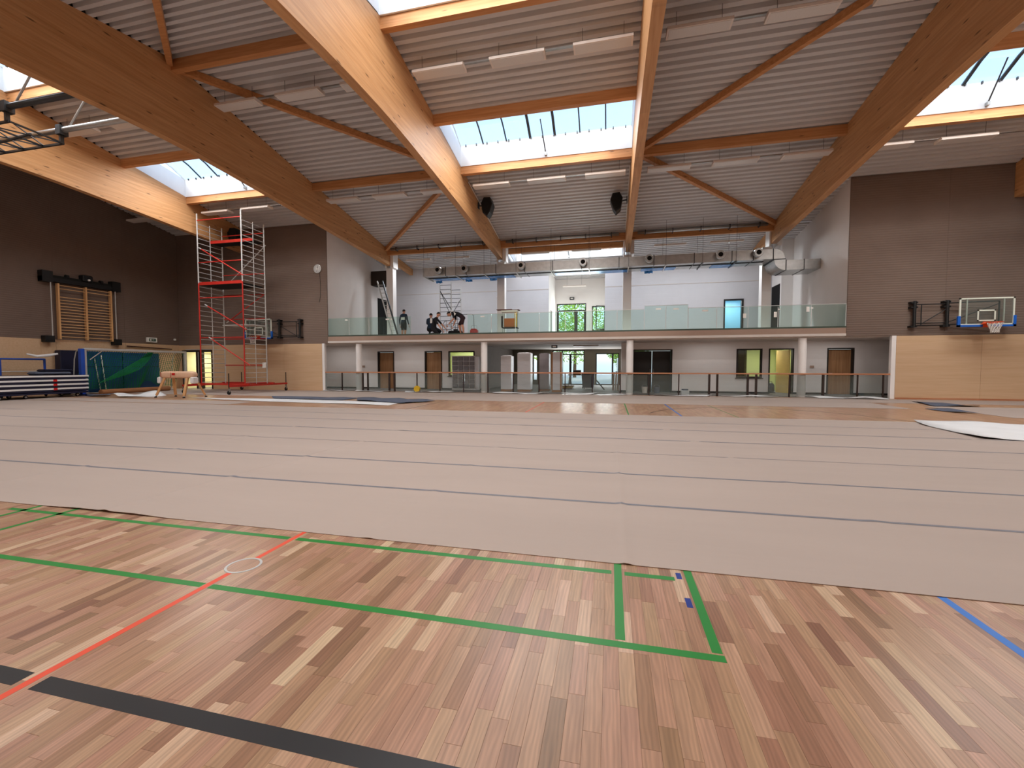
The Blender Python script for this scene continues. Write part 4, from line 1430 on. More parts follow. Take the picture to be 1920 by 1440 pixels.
for k in range(4):
    x = -21.2 + 0.9 * k
    obj('lattice', B().bar((x, 9.35, 8.72), (x + 0.9, 10.65, 8.72), 0.03), m_dsteel, t)
    obj('lattice', B().bar((x, 10.65, 8.75), (x + 0.9, 9.35, 8.75), 0.03), m_dsteel, t)
obj('chord', B().bar((-20.9, 10.0, 8.5), (-17.9, 10.0, 8.72), 0.05), m_dsteel, t)

# ------------------------------------------------------------------ wall items
t = thing('wall_clock', (-16.32, 21.40, 6.94), 'round white wall clock with dark hands on the brown boards', 'clock')
b = B(); b.lathe([(0.24, 0.0), (0.25, -0.03), (0.245, -0.06), (0.225, -0.065), (0.22, -0.05)], (-16.32, 21.45, 6.94), 32, 'y')
obj('case', b, m_alu, t)
b = B(); b.lathe([(0.222, -0.045), (0.0005, -0.052)], (-16.32, 21.45, 6.94), 32, 'y'); obj('dial', b, m_paper, t)
obj('hand', B().bar((-16.32, 21.392, 6.92), (-16.30, 21.392, 7.07), 0.018, 0.006, up=(0, 1, 0)), m_black, t)
obj('hand', B().bar((-16.32, 21.390, 6.95), (-16.36, 21.390, 6.77), 0.013, 0.006, up=(0, 1, 0)), m_black, t)
b = B()
for k in range(12):
    a = R(30 * k)
    b.bar((-16.32 + 0.17 * math.sin(a), 21.394, 6.94 + 0.17 * math.cos(a)), (-16.32 + 0.20 * math.sin(a), 21.394, 6.94 + 0.20 * math.cos(a)), 0.014, 0.004, up=(0, 1, 0))
obj('hour_marks', b, m_black, t)
tag(obj('cable', B().tube([(-16.2, 21.44, 6.7), (-16.17, 21.44, 6.0), (-16.18, 21.44, 5.4), (-16.26, 21.44, 5.05)], 0.010, 6), m_black), 'thin loose cable hanging below the wall clock', 'cable')


def basket(sgn, xh, xb0, xb1, label):
    """wall hinged basketball board; xh: wall hinge, board between xb0 and xb1"""
    xm = (xb0 + xb1) / 2
    x2 = xb0 - 0.1 if sgn > 0 else xb1 + 0.1
    t = thing('basketball_board', (xm, 20.85, 2.95), label, 'basketball board', 'basketball boards')
    for x in (xh, x2):
        obj('post', B().tube([(x, 21.28, 3.02), (x, 21.28, 4.12)], 0.06, 10), m_black, t)
        for z in (3.06, 3.86, 4.06):
            obj('hinge', B().box(x - 0.14, x + 0.10, 21.25, 21.45, z - 0.035, z + 0.035), m_black, t)
    a, c = min(xh, x2), max(xh, x2)
    for z in (3.10, 3.19, 3.97):
        obj('arm', B().tube([(a, 21.28, z), (c, 21.28, z)], 0.022, 8), m_black, t)
    obj('strut', B().tube([(xh + 0.22 * sgn, 21.28, 3.14), (x2 - 0.05 * sgn, 21.28, 3.75)], 0.018, 8), m_black, t)
    obj('strut', B().tube([(xh + 0.24 * sgn, 21.28, 3.12), (xh + 0.24 * sgn, 21.28, 3.97)], 0.02, 8), m_black, t)
    e = xb1 - 0.35 if sgn > 0 else xb0 + 0.35
    for z in (3.12, 4.0):
        obj('arm', B().tube([(x2, 21.28, z), (e, 21.02, z)], 0.024, 8), m_black, t)
    obj('strut', B().tube([(x2, 21.28, 3.2), (e, 21.02, 3.9)], 0.018, 8), m_black, t)
    obj('strut', B().tube([(e, 21.02, 3.05), (e, 21.02, 4.0)], 0.026, 8), m_black, t)
    y = 20.80
    z0, z1 = 3.02, 4.12
    pane = obj('board', B().box(xb0 + 0.03, xb1 - 0.03, y + 0.01, y + 0.025, z0 + 0.03, z1 - 0.02), m_railglass, t)
    f = 0.055
    for q in ((xb0, xb0 + f, z0, z1), (xb1 - f, xb1, z0, z1), (xb0, xb1, z1 - f, z1), (xb0, xb1, z0, z0 + 0.07)):
        obj('frame', B().box(q[0], q[1], y, y + 0.035, q[2], q[3]), m_cream, t)
    for x in (xb0 + 0.27, xb1 - 0.32):
        obj('upright', B().box(x - 0.022, x + 0.022, y + 0.03, y + 0.06, z0, z1), m_cream, t)
    b = B()
    for q in ((xm - 0.30, xm - 0.25, z0 + 0.17, z0 + 0.62), (xm + 0.25, xm + 0.30, z0 + 0.17, z0 + 0.62), (xm - 0.30, xm + 0.30, z0 + 0.57, z0 + 0.62), (xm - 0.30, xm + 0.30, z0 + 0.17, z0 + 0.22)):
        b.box(q[0], q[1], y + 0.002, y + 0.009, q[2], q[3])
    obj('target_square', b, m_cream, t)
    b = B(); b.box(xb0 - 0.05, xb1 + 0.05, y - 0.02, y + 0.05, z0 - 0.05, z0 + 0.025)
    for x in (xb0 - 0.05, xb1 - 0.04):
        b.box(x, x + 0.09, y - 0.02, y + 0.05, z0 - 0.05, z0 + 0.38)
    obj('edge_pad', b, m_bpblue, t)
    zr = z0 + 0.08
    pts = [(xm + 0.225 * math.cos(R(15 * k)), y - 0.40 + 0.225 * math.sin(R(15 * k)), zr) for k in range(25)]
    rim = obj('rim', B().tube(pts, 0.014, 8), m_orange, t)
    b = B(); b.box(xm - 0.12, xm + 0.12, y - 0.03, y, zr - 0.16, zr + 0.06)
    b.prism([(xm - 0.22, zr - 0.03), (xm + 0.22, zr - 0.03), (xm + 0.12, zr + 0.04), (xm - 0.12, zr + 0.04)], 'y', y - 0.20, y - 0.03)
    obj('rim_plate', b, m_orange, t)
    b = B()
    lv = [(0.215, 0.0), (0.19, -0.10), (0.15, -0.20), (0.12, -0.29), (0.12, -0.40)]
    n = 12
    for i in range(len(lv) - 1):
        for k in range(n):
            for dk in (0.5, -0.5):
                a0 = R(360 * (k + 0.5 * (i % 2)) / n); a1 = R(360 * (k + 0.5 * (i % 2) + dk) / n)
                b.bar((xm + lv[i][0] * math.cos(a0), y - 0.40 + lv[i][0] * math.sin(a0), zr + lv[i][1]),
                      (xm + lv[i + 1][0] * math.cos(a1), y - 0.40 + lv[i + 1][0] * math.sin(a1), zr + lv[i + 1][1]), 0.014)
    obj('net', b, m_net, t)
    return t


basket(1, 12.38, 13.62, 15.42, 'glass basketball board with blue pad on the right brown wall')
basket(-1, -17.45, -20.75, -18.95, 'glass basketball board with blue pad behind the scaffold tower')

# wall bars on a lifting frame
t = thing('wall_bars', (-26.2, 16.5, 2.75), 'light wooden wall bars under a black lifting frame on the left wall', 'wall bars')
for y in (15.38, 16.5, 17.62):
    obj('stile', B().box(-26.30, -26.14, y - 0.035, y + 0.035, 2.72, 5.42), m_ash, t)
zs_ = [5.33, 5.17, 4.77, 4.62, 4.47, 4.32, 4.18, 4.03, 3.89, 3.74, 3.60, 3.45, 3.31, 3.16, 3.02, 2.84]
for z in zs_:
    obj('rung', B().tube([(-26.18, 15.40, z), (-26.18, 17.60, z)], 0.020, 8), m_ashx, t)
obj('header', B().box(-26.38, -26.12, 14.75, 18.0, 5.46, 5.66), m_black, t)
obj('header', B().box(-26.36, -26.16, 15.2, 17.7, 5.66, 5.78), m_blackmat, t)
for y in (14.95, 17.85):
    obj('head_block', B().box(-26.39, -26.08, y - 0.2, y + 0.2, 5.42, 5.94), m_black, t)
    obj('foot_block', B().box(-26.39, -26.10, y - 0.18, y + 0.18, 2.55, 2.86), m_black, t)
    obj('guide_rod', B().tube([(-26.13, y + (0.12 if y < 16 else -0.05), 2.86), (-26.13, y + (0.12 if y < 16 else -0.05), 5.7)], 0.022, 8), m_alu, t)
obj('motor', B().rbox(-26.36, -26.02, 16.32, 16.75, 5.70, 6.02, 0.03), m_black, t)
b = B(); b.lathe([(0.05, 0.0), (0.05, 0.05), (0.03, 0.07)], (-26.02, 16.55, 5.78), 12, 'x'); obj('indicator', b, m_paper, t)
for y in (15.75, 17.2):
    obj('pulley', B().lathe([(0.10, -0.06), (0.10, 0.06)], (-26.2, y, 5.80), 14, 'y'), m_black, t)

# emergency exit sign and sensor
t = thing('exit_sign', (-26.3, 19.75, 2.95), 'white framed emergency exit sign with green and white pictogram', 'exit sign')
obj('case', B().rbox(-26.40, -26.28, 19.48, 20.04, 2.80, 3.08, 0.012), m_paper, t)
b = B(); b.box(-26.279, -26.272, 19.57, 19.95, 2.86, 3.02); obj('green_field', b, M('exit_green', (30, 70, 52), 0.4), t)
b = B(); b.box(-26.271, -26.266, 19.62, 19.70, 2.89, 2.99); b.prism([(19.74, 2.94), (19.80, 2.90), (19.80, 2.98)], 'x', -26.271, -26.266); b.box(-26.271, -26.266, 19.80, 19.88, 2.93, 2.95)
obj('pictogram', b, m_paper, t)
tag(obj('sensor', B().rbox(-26.40, -26.30, 21.08, 21.2, 2.98, 3.1, 0.02), m_paper), 'small white sensor near the dark corner', 'sensor')
tag(obj('hanging_bar', B().tube([(-26.3, 18.4, 2.52), (-26.3, 20.9, 2.44)], 0.03, 8), M('dark_red_bar', (70, 34, 26), 0.5)), 'dark red bar on the wooden wall above the goal', 'bar')
for x, z, s in ((-15.1, 1.38, 'left of the first brown door'), (9.75, 1.37, 'between the last column and the last brown door')):
    tag(obj('wall_switch', B().rbox(x - 0.09, x + 0.09, 23.965, 23.999, z - 0.06, z + 0.06, 0.006), m_fascia), 'small grey switch box ' + s, 'switch')
for x, y, z, s in ((-2.85, 32.25, 6.45, 'above the glazed gallery door'), (-3.1, 24.1, 2.5, 'under the entrance soffit')):
    t = thing('exit_sign', (x, y, z), 'small dark exit sign ' + s, 'exit sign')
    obj('case', B().rbox(x - 0.17, x + 0.17, y - 0.03, y + 0.04, z - 0.09, z + 0.09, 0.008), m_dsteel, t)
    obj('pictogram', B().box(x - 0.10, x + 0.10, y - 0.034, y - 0.03, z - 0.04, z + 0.04), m_paper, t)
tag(obj('camera_dome', B().lathe([(0.07, 0), (0.07, -0.05), (0.04, -0.1)], (-7.6, 28.62, 6.15), 12, 'y'), m_conduit), 'small round sensor on the gallery block wall', 'sensor')

# ------------------------------------------------------------------ scaffold tower in the hall
SX0, SX1, SY0, SY1 = -21.0, -18.25, 18.2, 19.65
t = thing('scaffold_tower', (-19.6, 18.9, 0), 'tall rolling scaffold tower with red braces and ladder frames', 'scaffold')
Z0, Z1 = 0.35, 9.30
for x in (SX0, SX1):
    for y in (SY0, SY1):
        top = Z1 if y == SY0 else 9.0
        for k in range(5):
            za, zb = Z0 + (top - Z0) * k / 5, Z0 + (top - Z0) * (k + 1) / 5
            obj('post', B().tube([(x, y, za), (x, y, zb)], 0.032, 8), m_red if (k in (0, 1, 2) and y == SY0) or (k == 4 and x == SX1 and y == SY0 and False) else m_alu, t)
    obj('mid_post', B().tube([(x, (SY0 + SY1) / 2, 0.45), (x, (SY0 + SY1) / 2, 8.9)], 0.018, 6), m_alu, t)
rung = None
k = 0
z = 0.55
while z < 9.0:
    for x in (SX0, SX1):
        if rung is None:
            rung = obj('rung', B().tube([(x, SY0, z), (x, SY1, z)], 0.018, 6), m_alu, t)
            base_loc = (x, z)
        else:
            c = rung.copy(); COL.objects.link(c); c.parent = t
            c.location = (x - base_loc[0], 0, z - base_loc[1])
    z += 0.25
for y, zz in ((SY0, (0.45, 2.88, 4.95, 6.78, 8.95)), (SY1, (0.5, 1.45, 2.9, 3.98, 5.3, 6.4, 8.55))):
    for zq in zz:
        obj('ledger', B().tube([(SX0, y, zq), (SX1 + 0.0, y, zq)], 0.026, 8), m_red, t)
for y, (xa, za), (xb, zb) in ((SY0, (SX0 + 0.1, 7.55), (SX1 + 0.1, 6.0)), (SY0, (SX0 + 0.4, 4.6), (SX1 + 0.2, 3.25)), (SY0, (SX0 + 0.6, 2.9), (SX1 + 0.35, 1.45)), (SY1, (SX0 + 0.2, 3.8), (SX1, 5.3))):
    br = obj('brace', B().tube([(xa, y - 0.03, za), (xb, y - 0.03, zb)], 0.028, 8), m_red, t)
    d = (Vector((xb, y - 0.03, zb)) - Vector((xa, y - 0.03, za))).normalized()
    obj('brace_end', B().tube([Vector((xa, y - 0.03, za)), Vector((xa, y - 0.03, za)) + d * 0.2], 0.031, 8), m_alu, br)
obj('brace', B().tube([(SX0 + 0.3, SY1, 5.9), (SX1 + 0.1, SY1, 7.9)], 0.024, 8), m_alu, t)
for zq, yq in ((5.62, SY0), (7.95, SY0 + 0.72)):
    d = obj('deck', B().box(SX0 + 0.05, SX1 - 0.05, yq + 0.05, SY1 - 0.1, zq, zq + 0.05), m_blackmat, t)
    obj('toe_board', B().box(SX0, SX1, yq, yq + 0.03, zq, zq + 0.15), m_red, d)
obj('deck', B().box(SX0 + 0.8, SX1, SY0 + 0.6, SY1, 3.55, 3.6), m_alu, t)
obj('base_beam', B().box(SX0 - 0.5, SX1 + 0.35, SY0 - 0.15, SY0 - 0.05, 0.42, 0.52), m_red, t)
obj('base_beam', B().box(SX0 - 0.3, SX1 + 0.35, SY1 + 0.05, SY1 + 0.15, 0.42, 0.52), m_red, t)
obj('base_beam', B().bar((SX1 + 0.15, 17.1, 0.42), (SX1 + 0.15, 20.9, 0.42), 0.10), m_red, t)
obj('base_beam', B().bar((SX0 - 0.15, 17.3, 0.42), (SX0 - 0.15, 20.9, 0.42), 0.10), m_red, t)
for x, y in ((SX1 + 0.15, 17.1), (SX1 + 0.15, 20.85), (SX0 - 0.15, 17.35), (SX0 - 0.15, 20.85)):
    c = obj('caster', B().lathe([(0.09, -0.03), (0.10, -0.02), (0.10, 0.02), (0.09, 0.03)], (x, y, 0.105), 16, 'x'), m_black, t)
    obj('fork', B().box(x - 0.045, x + 0.045, y - 0.03, y + 0.03, 0.13, 0.30), m_steel, c)
    obj('spindle', B().tube([(x, y, 0.25), (x, y, 1.05)], 0.024, 8), m_post, t)
obj('tag_board', B().box(SX1 - 0.1, SX1 + 0.12, SY1 - 0.2, SY1 - 0.18, 1.32, 1.60), m_paper, t)

# ------------------------------------------------------------------ gym equipment on the left
# mats behind the goal
for k, (y0, y1, z1, lab) in enumerate(((15.2, 16.0, 2.18, 'dark blue thick mat standing on edge behind the blue trolley post'), (16.05, 17.9, 2.16, 'blue thick mat on edge behind the goal net, left one'), (17.95, 19.85, 2.14, 'blue thick mat on edge behind the goal net, right one'))):
    t = thing('gym_mat', (-26.05, (y0 + y1) / 2, 0.04), lab, 'gym mat', 'standing blue mats')
    obj('mat', B().rbox(-26.32, -25.92, y0, y1, 0.04, z1, 0.03), m_navy if k == 0 else m_matblue, t)
    for z in (1.35,):
        obj('seam', B().box(-25.921, -25.914, y0 + 0.02, y1 - 0.02, z, z + 0.03), m_navy, t)
    obj('ground_rail', B().box(-26.3, -25.95, y0 + 0.1, y1 - 0.1, 0.0, 0.045), m_blackmat, t)
# goal
GXx, GY0, GY1, GH = -24.75, 15.45, 20.45, 2.22
t = thing('football_goal', (GXx, 18, 0), 'aluminium football goal with green net by the left wall', 'goal')
obj('goal_post', B().rbox(GXx - 0.06, GXx + 0.06, GY0 - 0.06, GY0 + 0.06, 0, GH, 0.02), m_alu, t)
obj('goal_post', B().rbox(GXx - 0.06, GXx + 0.06, GY1 - 0.06, GY1 + 0.06, 0, GH, 0.02), m_alu, t)
obj('crossbar', B().rbox(GXx - 0.06, GXx + 0.06, GY0 - 0.06, GY1 + 0.06, GH - 0.06, GH + 0.06, 0.02), m_alu, t)
for y in (GY0 + 0.1, GY1 - 0.1):
    obj('net_hoop', B().tube([(GXx, y, GH), (GXx - 0.5, y, GH + 0.0), (GXx - 0.72, y, GH - 0.12), (GXx - 0.85, y, GH - 0.5), (GXx - 1.0, y, 0.04)], 0.022, 8), m_alu, t)
obj('stay', B().tube([(GXx, 16.2, GH - 0.05), (GXx - 0.3, 15.85, GH - 0.5)], 0.022, 8), m_paper, t)
obj('ground_tube', B().tube([(GXx - 1.0, GY0, 0.04), (GXx - 1.0, GY1, 0.04)], 0.025, 8), m_alu, t)
# net: hanging cords gathered to a bunch
b = B()
NY, NZ = 46, 20
grid = []
for i in range(NY + 1):
    f = i / NY
    y = GY0 + 0.05 + (GY1 - GY0 - 0.1) * f
    # gathered heights: swag from left top, lifted bunch at 70 %
    sag = 0.55 * math.sin(math.pi * min(f / 0.72, 1.0)) if f < 0.72 else 0.75 * math.sin(math.pi * (f - 0.72) / 0.28)
    row = []
    for j in range(NZ + 1):
        g = j / NZ
        pull = math.exp(-((f - 0.68) / 0.10) ** 2)
        z = (GH - 0.06) * (1 - g) + g * (0.12 + 0.5 * pull + 0.15 * math.sin(f * 9))
        z -= sag * 0.25 * math.sin(math.pi * g)
        yy = y + (GY0 + (GY1 - GY0) * 0.66 - y) * 0.35 * pull * g
        x = GXx - 0.06 - 0.75 * g ** 0.7 + 0.10 * math.sin(f * 31 + g * 4) * g
        row.append((x, yy, z))
    grid.append(row)
for i in range(NY + 1):
    for j in range(NZ):
        b.bar(grid[i][j], grid[i][j + 1], 0.014)
for j in range(0, NZ + 1):
    for i in range(NY):
        b.bar(grid[i][j], grid[i + 1][j], 0.014)
nt = obj('net', b, m_gnet, t)
b = B()
for q in range(9):
    pts = [(GXx - 0.12 - 0.03 * q, 18.7 + 0.03 * math.sin(q * 3), GH - 0.02), (GXx - 0.2, 18.55 - 0.06 * q, 1.75), (GXx - 0.25, 18.1 - 0.13 * q, 1.25 - 0.02 * q), (GXx - 0.3, 17.5 - 0.16 * q, 0.95 - 0.05 * q)]
    b.tube(pts, 0.018, 5)
obj('net_bunch', b, m_gnet, nt)
# two loose steel poles leaning inside
for (ya, yb, s) in ((16.85, 17.0, 'brighter'), (16.55, 16.75, 'dimmer')):
    tag(obj('loose_pole', B().tube([(-25.80, yb, 0.02), (-25.85, ya, 1.98 if s == 'brighter' else 1.8)], 0.024, 8), m_paper if s == 'brighter' else m_alu), '%s white pole leaning behind the goal net' % s, 'pole', 'leaning poles')
# blue trolley post beside the goal
t = thing('trolley_post', (-24.45, 15.25, 0), 'tall bright blue trolley upright at the end of the mat stack', 'trolley upright')
obj('post', B().rbox(-24.75, -24.55, 15.18, 15.34, 0.03, 2.24, 0.015), m_blue, t)
obj('foot', B().box(-24.95, -24.35, 15.15, 15.36, 0.0, 0.07), m_blue, t)
# mat trolley
t = thing('mat_trolley', (-24.6, 12.6, 0), 'low trolley stacked with navy mats with white edges', 'mat trolley')
obj('chassis', B().box(-25.4, -23.9, 8.6, 15.0, 0.17, 0.25), m_navy, t)
for k in range(4):
    z = 0.27 + 0.185 * k
    o = obj('mat', B().rbox(-25.35 + 0.02 * k, -23.95, 8.7 + 0.05 * k, 15.05, z, z + 0.17, 0.012), m_navy, t)
    obj('white_edge', B().box(-23.95, -23.93, 8.75, 15.05, z + 0.09, z + 0.165), m_sheet, o)
    if k < 3:
        obj('red_strap', B().box(-23.945, -23.922, 13.75, 13.88, z + 0.07, z + 0.165), m_plastic_red, o)
obj('white_top_edge', B().box(-25.3, -23.94, 15.055, 15.07, 0.9, 0.99), m_sheet, t)
for y in (9.4, 12.1, 12.9, 14.7):
    for x in (-25.1, -24.1):
        c = obj('caster', B().lathe([(0.07, -0.025), (0.08, -0.015), (0.08, 0.015), (0.07, 0.025)], (x, y, 0.082), 14, 'x'), m_black, t)
        obj('hub', B().lathe([(0.04, -0.03), (0.04, 0.03)], (x, y, 0.082), 12, 'x'), m_alu, c)
# blue barred trolleys standing behind
for i, (y0, y1, x, lab) in enumerate(((11.2, 12.75, -25.9, 'at the picture edge'), (13.0, 14.5, -25.75, 'beside the thick dark mat'))):
    t = thing('bar_trolley', (x, (y0 + y1) / 2, 0), 'blue tube trolley frame behind the mat stack, ' + lab, 'trolley', 'blue trolley frames')
    for y in (y0, y1):
        obj('upright', B().tube([(x, y, 0.06), (x, y, 1.74)], 0.045, 8), m_blue, t)
    obj('top_bar', B().tube([(x, y0, 1.72), (x, y1, 1.72)], 0.04, 8), m_blue, t)
    obj('low_bar', B().tube([(x, y0, 0.12), (x, y1, 0.12)], 0.04, 8), m_blue, t)
    obj('mid_bar', B().tube([(x, y0, 1.16), (x, y1, 1.16)], 0.02, 6), m_steel, t)
    for y in (y0, y1):
        obj('caster', B().lathe([(0.05, -0.02), (0.06, 0), (0.05, 0.02)], (x, y, 0.06), 12, 'x'), m_black, t)
t = thing('equipment_cart', (-25.4, 14.4, 1.0), 'grey and dark cushions heaped on the navy mats', 'cushions')
obj('cushion', B().rbox(-25.3, -24.7, 13.6, 14.9, 1.0, 1.14, 0.05), m_greysheet, t)
obj('cushion', B().rbox(-25.25, -24.75, 13.9, 15.0, 1.14, 1.26, 0.05), m_navy, t)
obj('white_cloth', B().tube([(-25.6, 13.8, 1.95), (-25.5, 14.1, 1.85), (-25.45, 14.5, 1.9), (-25.4, 14.8, 1.98)], [0.03, 0.06, 0.07, 0.04], 8), m_sheet, t)
tag(obj('rolled_carpet', B().tube([(-24.2, 15.7, 0.13), (-24.6, 19.3, 0.13)], 0.13, 16), m_brown, smooth=False), 'long brown cardboard roll lying before the goal net', 'roll')
poly_sheet('plastic_bag', [(-22.1, 14.75), (-21.3, 14.5), (-20.3, 15.2), (-20.4, 15.9), (-21.4, 15.7)], 0.014, m_sheet, 'crumpled white film beside the vaulting horse', 'film', 0.30, 31)
poly_sheet('plastic_bag', [(-24.4, 15.2), (-23.2, 14.6), (-22.5, 14.8), (-23.3, 15.6)], 0.03, m_greysheet, 'dark crumpled film at the foot of the blue upright', 'film', 0.12, 33)

# vaulting horse
t = thing('vaulting_horse', (-19.0, 15.2, 0), 'tan leather vaulting horse on splayed wooden legs', 'vaulting horse')
hz0, hz1 = 0.86, 1.16
rings = []
nn = 20
body = B()
L0, L1 = -19.72, -17.98
prof = [(0.0, 0.55), (0.05, 0.85), (0.13, 1.0), (0.5, 1.02), (0.87, 1.0), (0.95, 0.85), (1.0, 0.55)]
vs = []
for f, s in prof:
    x = L0 + (L1 - L0) * f
    for k in range(nn):
        a = 2 * math.pi * k / nn
        ca, sa = math.cos(a), math.sin(a)
        e = 0.55
        yy = 0.19 * s * math.copysign(abs(ca) ** e, ca)
        zz = (0.16 if sa > 0 else 0.15) * s * math.copysign(abs(sa) ** e, sa)
        vs.append((x, 15.2 + yy + 0.10 * f, 1.01 + zz))
fs = []
for i in range(len(prof) - 1):
    for k in range(nn):
        k2 = (k + 1) % nn
        fs.append((i * nn + k, i * nn + k2, (i + 1) * nn + k2, (i + 1) * nn + k))
fs.append(tuple(range(nn - 1, -1, -1))); fs.append(tuple((len(prof) - 1) * nn + k for k in range(nn)))
body.add(vs, fs)
obj('body', body, m_leather, t, smooth=True)
for p, q, k in (((-19.45, 15.12, 0.92), (-19.72, 14.92, 0.1), 0), ((-19.30, 15.36, 0.92), (-19.50, 15.6, 0.1), 1), ((-18.28, 15.18, 0.92), (-18.22, 14.95, 0.1), 2), ((-18.22, 15.45, 0.92), (-18.0, 15.75, 0.1), 3)):
    lg = obj('leg', B().bar(p, q, 0.10, 0.075), m_ash, t)
    obj('socket', B().tube([Vector(q), Vector(q) + (Vector(q) - Vector(p)).normalized() * 0.09], 0.022, 8), m_steel, lg)
    qq = Vector(q) + (Vector(q) - Vector(p)).normalized() * 0.08
    obj('foot', B().lathe([(0.05, 0), (0.05, 0.035), (0.03, 0.05)], (qq.x, qq.y, 0.0), 12), m_black, lg)
obj('badge', B().box(-18.95, -18.80, 15.015, 15.03, 1.0, 1.10), m_plastic_red, t)
for x in (-19.58, -19.02):
    obj('seam', B().box(x - 0.008, x + 0.008, 15.012, 15.03, 0.90, 1.12), M('seam_red', (176, 90, 76), 0.6), t)
for x0, x1, y in ((-19.80, -19.62, 15.0), (-18.12, -17.94, 15.12)):
    obj('white_flap', B().rbox(x0, x1, y, y + 0.3, 0.62, 0.92, 0.04), m_sheet, t)

# yellow tool reel near the railing
t = thing('cable_reel', (-10.05, 21.0, 0), 'small yellow and black cable reel in front of the railing', 'cable reel')
obj('drum', B().lathe([(0.16, -0.07), (0.17, -0.05), (0.12, -0.045), (0.12, 0.045), (0.17, 0.05), (0.16, 0.07)], (-10.05, 21.0, 0.19), 20, 'y'), m_ltyellow, t)
obj('stand', B().tube([(-10.22, 21.0, 0.012), (-10.2, 21.0, 0.2), (-10.05, 21.0, 0.40), (-9.9, 21.0, 0.2), (-9.88, 21.0, 0.012)], 0.014, 8), m_black, t)
# clutter below the railing on the right
t = thing('cardboard_box', (3.55, 22.2, 0), 'small white box with scraps beside the black double doors', 'box')
obj('box', B().rbox(3.38, 3.74, 22.05, 22.35, 0.0, 0.22, 0.01), m_sheet, t)
obj('scraps', B().box(3.42, 3.70, 22.10, 22.30, 0.22, 0.28), m_greysheet, t)
for x, s in ((1.75, 'light grey'), (2.35, 'dark grey')):
    t = thing('bucket', (x, 23.2, 0), s + ' bucket before the black double doors', 'bucket', 'buckets')
    m_ = m_greysheet if s == 'dark grey' else m_soffit
    obj('pail', B().lathe([(0.12, 0.0), (0.16, 0.32), (0.15, 0.32), (0.11, 0.02)], (x, 23.2, 0), 18), m_, t)
    obj('bail', B().tube([(x - 0.16, 23.2, 0.3), (x - 0.1, 23.2, 0.42), (x + 0.1, 23.2, 0.42), (x + 0.16, 23.2, 0.3)], 0.006, 6), m_steel, t)
t = thing('vacuum_cleaner', (8.1, 24.9, 0), 'dark industrial vacuum cleaner in the yellow doorway', 'vacuum cleaner')
obj('tank', B().lathe([(0.17, 0.05), (0.2, 0.1), (0.2, 0.4), (0.14, 0.5), (0.08, 0.53)], (8.15, 24.75, 0), 18), m_dsteel, t)
obj('hose', B().tube([(8.0, 24.7, 0.3), (7.85, 24.65, 0.18), (7.95, 24.5, 0.04), (8.3, 24.45, 0.03)], 0.025, 8), m_black, t)
obj('handle', B().tube([(8.07, 24.75, 0.5), (8.09, 24.75, 0.6), (8.22, 24.75, 0.6), (8.24, 24.75, 0.5)], 0.014, 8), m_black, t)

# grey lockers standing before the green window
t = thing('locker_stack', (-8.3, 23.4, 0), 'stack of grey mesh-fronted boxes in white frame before the green window', 'locker stack')
obj('frame', B().box(-9.02, -7.58, 23.46, 23.80, 0.02, 2.0), m_wrap, t)
for c in range(4):
    for r_ in range(7):
        x0 = -8.98 + c * 0.345; z0 = 0.14 + r_ * 0.262
        obj('grey_box', B().rbox(x0 + 0.02, x0 + 0.315, 23.40, 23.5, z0, z0 + 0.225, 0.012), M('grey_box', (112, 106, 110), 0.6, var=0.1, scale=9) if (c, r_) == (0, 0) else bpy.data.materials['grey_box'], t)
obj('film_side', B().box(-7.575, -7.40, 23.5, 23.85, 0.03, 1.95), m_wrap, t)

# wrapped pallets at the entrance
for i, (x0, x1, h, y, m_, lab) in enumerate(((-5.92, -5.33, 1.98, 22.9, m_wrap, 'shortest white wrapped pallet, left one at the entrance'), (-4.98, -4.25, 2.13, 22.9, m_wrap, 'widest white wrapped pallet at the entrance'),
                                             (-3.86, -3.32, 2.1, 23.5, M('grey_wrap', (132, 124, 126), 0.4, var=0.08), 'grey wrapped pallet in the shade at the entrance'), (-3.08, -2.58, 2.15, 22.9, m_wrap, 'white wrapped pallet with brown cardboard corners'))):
    t = thing('wrapped_pallet', ((x0 + x1) / 2, y, 0), lab, 'pallet', 'wrapped pallets')
    nl = 9
    body = B()
    for k in range(nl):
        w = 0.012 * noise.noise(Vector((k * 2.1, i * 5.0, 1)))
        body.rbox(x0 + w * 0.5, x1 + w * 0.5, y - 0.02 + w * 0.5, y + 0.62, 0.12 + (h - 0.14) * k / nl, 0.12 + (h - 0.14) * (k + 1) / nl + 0.001, 0.004)
    obj('wrapped_load', body, m_, t)
    obj('pallet_base', B().box(x0, x1, y, y + 0.6, 0.0, 0.115), m_brown, t)
    b = B()
    for q in range(3):
        b.tube([(x0 + 0.04 + (x1 - x0 - 0.08) * k / 7, y + 0.05 + 0.16 * q, h - 0.02 + 0.035 * abs(noise.noise(Vector((k * 0.9, i * 3.1, q))))) for k in range(8)], [0.02, 0.035, 0.03, 0.04, 0.03, 0.04, 0.03, 0.02], 6)
    obj('film_tuft', b, m_, t)
    if i == 3:
        for xx in (x0 - 0.03, x1 - 0.05):
            obj('corner_board', B().box(xx, xx + 0.08, y - 0.04, y + 0.04, 0.12, h), m_brown, t)

